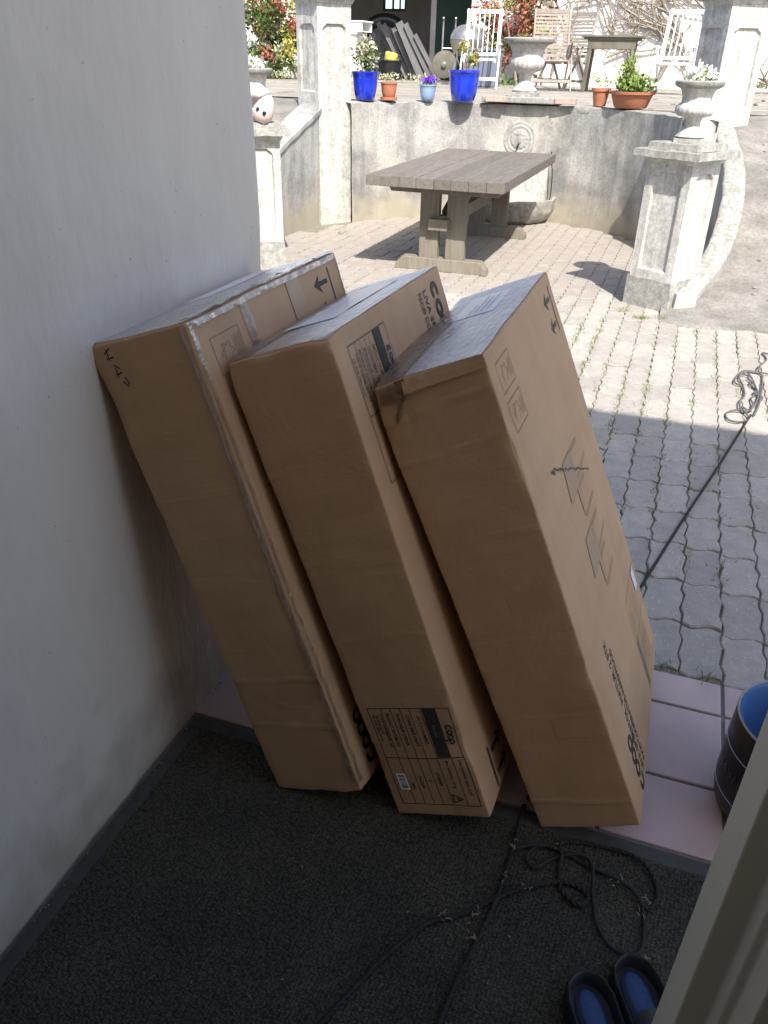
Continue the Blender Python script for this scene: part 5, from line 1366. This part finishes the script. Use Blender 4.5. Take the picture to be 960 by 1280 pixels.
obj('bowl', MB().lathe([(.02, .46), (.16, .48), (.27, .56), (.31, .68), (.315, .72)], 32), METAL, bq, smooth=True, ang=50)
obj('lid', MB().lathe([(.318, .725), (.31, .80), (.25, .90), (.14, .955), (.02, .97)], 32), METAL, bq, smooth=True, ang=50)
obj('lid_handle', MB().tube([(-.06, 0, .955), (-.06, 0, 1.0), (.06, 0, 1.0), (.06, 0, .955)], .012, 6), BLACKP, bq)
for k in range(3):
    a = R(90+120*k); obj('leg', MB().tube([(.16*cos(a), .16*sin(a), .52), (.30*cos(a), .30*sin(a), 0)], .014, 6), METAL, bq)
gb = thing('storage_bin', 'grey blue bin under the left white garden chair', 'bin', (-3.75, 15.7, TZ))
obj('body', MB().prism([(-.26, 0), (.26, 0), (.29, .55), (-.29, .55)], -.2, .2, Matrix.Rotation(pi/2, 4, 'X')), mat("grey_blue_plastic", (.16, .18, .23), rough=.5), gb, bevel=.02)
obj('lid', MB().box((-.30, -.22, .55), (.30, .22, .59)), mat("grey_blue_plastic", (.16, .18, .23), rough=.5), gb, bevel=.01)

# vines, shrubs and brush against the outbuilding
vn = thing('bare_vine', 'bare climbing vine spread over the white wall behind the chairs', 'vine', (0, FY-.05, TZ))
r2 = random.Random(33)
def branch(mb, p, d, ln, r_, depth):
    pts = [V(p)]; d = V(d).normalized(); n = 7
    for k in range(n):
        d = (d+V((r2.gauss(0, .22), 0, r2.gauss(0, .22)))).normalized(); q = pts[-1]+d*ln/n
        q.y = max(-.30, min(-.015, q.y+r2.gauss(0, .012))); pts.append(q)
        if depth and r2.random() < .62:
            s = 1 if r2.random() < .5 else -1
            branch(mb, q, (d.x*.6+s*d.z*.8+r2.gauss(0, .2), 0, d.z*.6-s*d.x*.8+r2.gauss(0, .2)), ln*r2.uniform(.35, .7), r_*.55, depth-1)
    mb.tube(pts, [r_*(1-.6*i/n) for i in range(n+1)], 5)
for k, (x, z, dx, dz_, ln, r_) in enumerate(((-2.2, 0, -.1, 1, 1.9, .04), (-1.0, 0, .35, 1, 2.2, .045), (-1.35, .3, -1, .8, 1.7, .03), (-.2, .1, -.8, .8, 2.1, .035), (-.55, .9, -1, .35, 1.8, .03), (.1, 0, .15, 1, 1.8, .03), (-2.9, .2, .6, .9, 1.7, .028), (-.3, 1.3, -1, .15, 1.8, .024), (-2.6, 1.4, 1, .1, 1.6, .02), (-1.9, .5, 1, .4, 1.5, .022))):
    mb = MB(); branch(mb, (x, -.03, z), (dx, 0, dz_), ln, r_, 2); obj('branch', mb, BARK, vn)
bp_ = thing('brush_pile', 'pile of bare branches at the wall right of the right tall pillar', 'brush pile', (1.5, 16.9, TZ))
for k in range(46):
    a = r2.uniform(0, 6.3); x = r2.gauss(0, .45); p = V((x, r2.gauss(0, .25), .05+.25*r2.random())); d = V((r2.gauss(0, .8), r2.gauss(0, .4), r2.uniform(.1, .9))).normalized()
    ln = r2.uniform(.5, 1.1); obj('branch', MB().tube([p, p+d*ln*.5+V((0, 0, r2.gauss(0, .05))), p+d*ln], [.016, .012, .005], 5), BARK, bp_)
def shrub(name, label, loc, rad, n, seed, mix):
    t = thing(name, label, 'shrub', loc, 0, 'red leaved shrubs')
    r = random.Random(seed); mb = MB()
    for k in range(12):
        b = V((r.gauss(0, rad[0]*.2), r.gauss(0, rad[1]*.2), 0)); e = V((r.gauss(0, rad[0]*.45), r.gauss(0, rad[1]*.4), rad[2]*r.uniform(1.0, 1.9)))
        mb.tube([b, (b+e)/2+V((r.gauss(0, .08), 0, 0)), e], [.03, .02, .008], 6)
    obj('trunk', mb, BARK, t)
    for i, (m, fr_, zc) in enumerate(mix):
        mb = MB()
        for c in range(int(26*fr_)):
            d = V((r.gauss(0, 1), r.gauss(0, 1), r.gauss(0, 1))).normalized()*r.random()**.45
            cc = (d.x*rad[0], d.y*rad[1], rad[2]*(1+d.z)*.98+zc)
            k_ = leaves(int(n*fr_/26/fr_), cc, (.22, .20, .20), .085, r.randrange(10**6)); mb.add(k_.v, k_.f)
        obj('crown', mb, m, t)
    return t
shrub('photinia', 'tall red and green shrub left of the left tall pillar', (-8.55, 16.9, TZ), (1.15, .6, .95), 2600, 5, ((L_RED, 1.0, .15), (L_LIME, .9, -.2), (L_GREEN, .8, -.15), (L_PALE, .35, 0), (L_YEL, .5, -.1)))
shrub('photinia', 'red leaved shrub on the white wall behind the chairs', (-3.55, 17.3, TZ), (.75, .35, .85), 1700, 8, ((L_RED, 1.2, .35), (L_GREEN, .6, -.05), (L_YEL, .4, 0)))
wm = MB(); r2 = random.Random(9)
for _ in range(420):
    x = r2.uniform(-4.6, 3.0); h = r2.random()
    if nz((x, 0, 0), 1.7, 4) < -.05: continue
    k_ = leaves(4, (x, FY-.25-.3*h, TZ+.06+.12*r2.random()), (.10, .08, .08), .07, r2.randrange(10**6), up=1); wm.add(k_.v, k_.f)
for _ in range(160):
    x = r2.uniform(-9.8, -4.7); k_ = leaves(4, (x, 16.2+r2.gauss(0, .2), TZ+.04+.08*r2.random()), (.10, .08, .06), .06, r2.randrange(10**6), up=1); wm.add(k_.v, k_.f)
stuff(obj('weeds', wm, L_PALE))
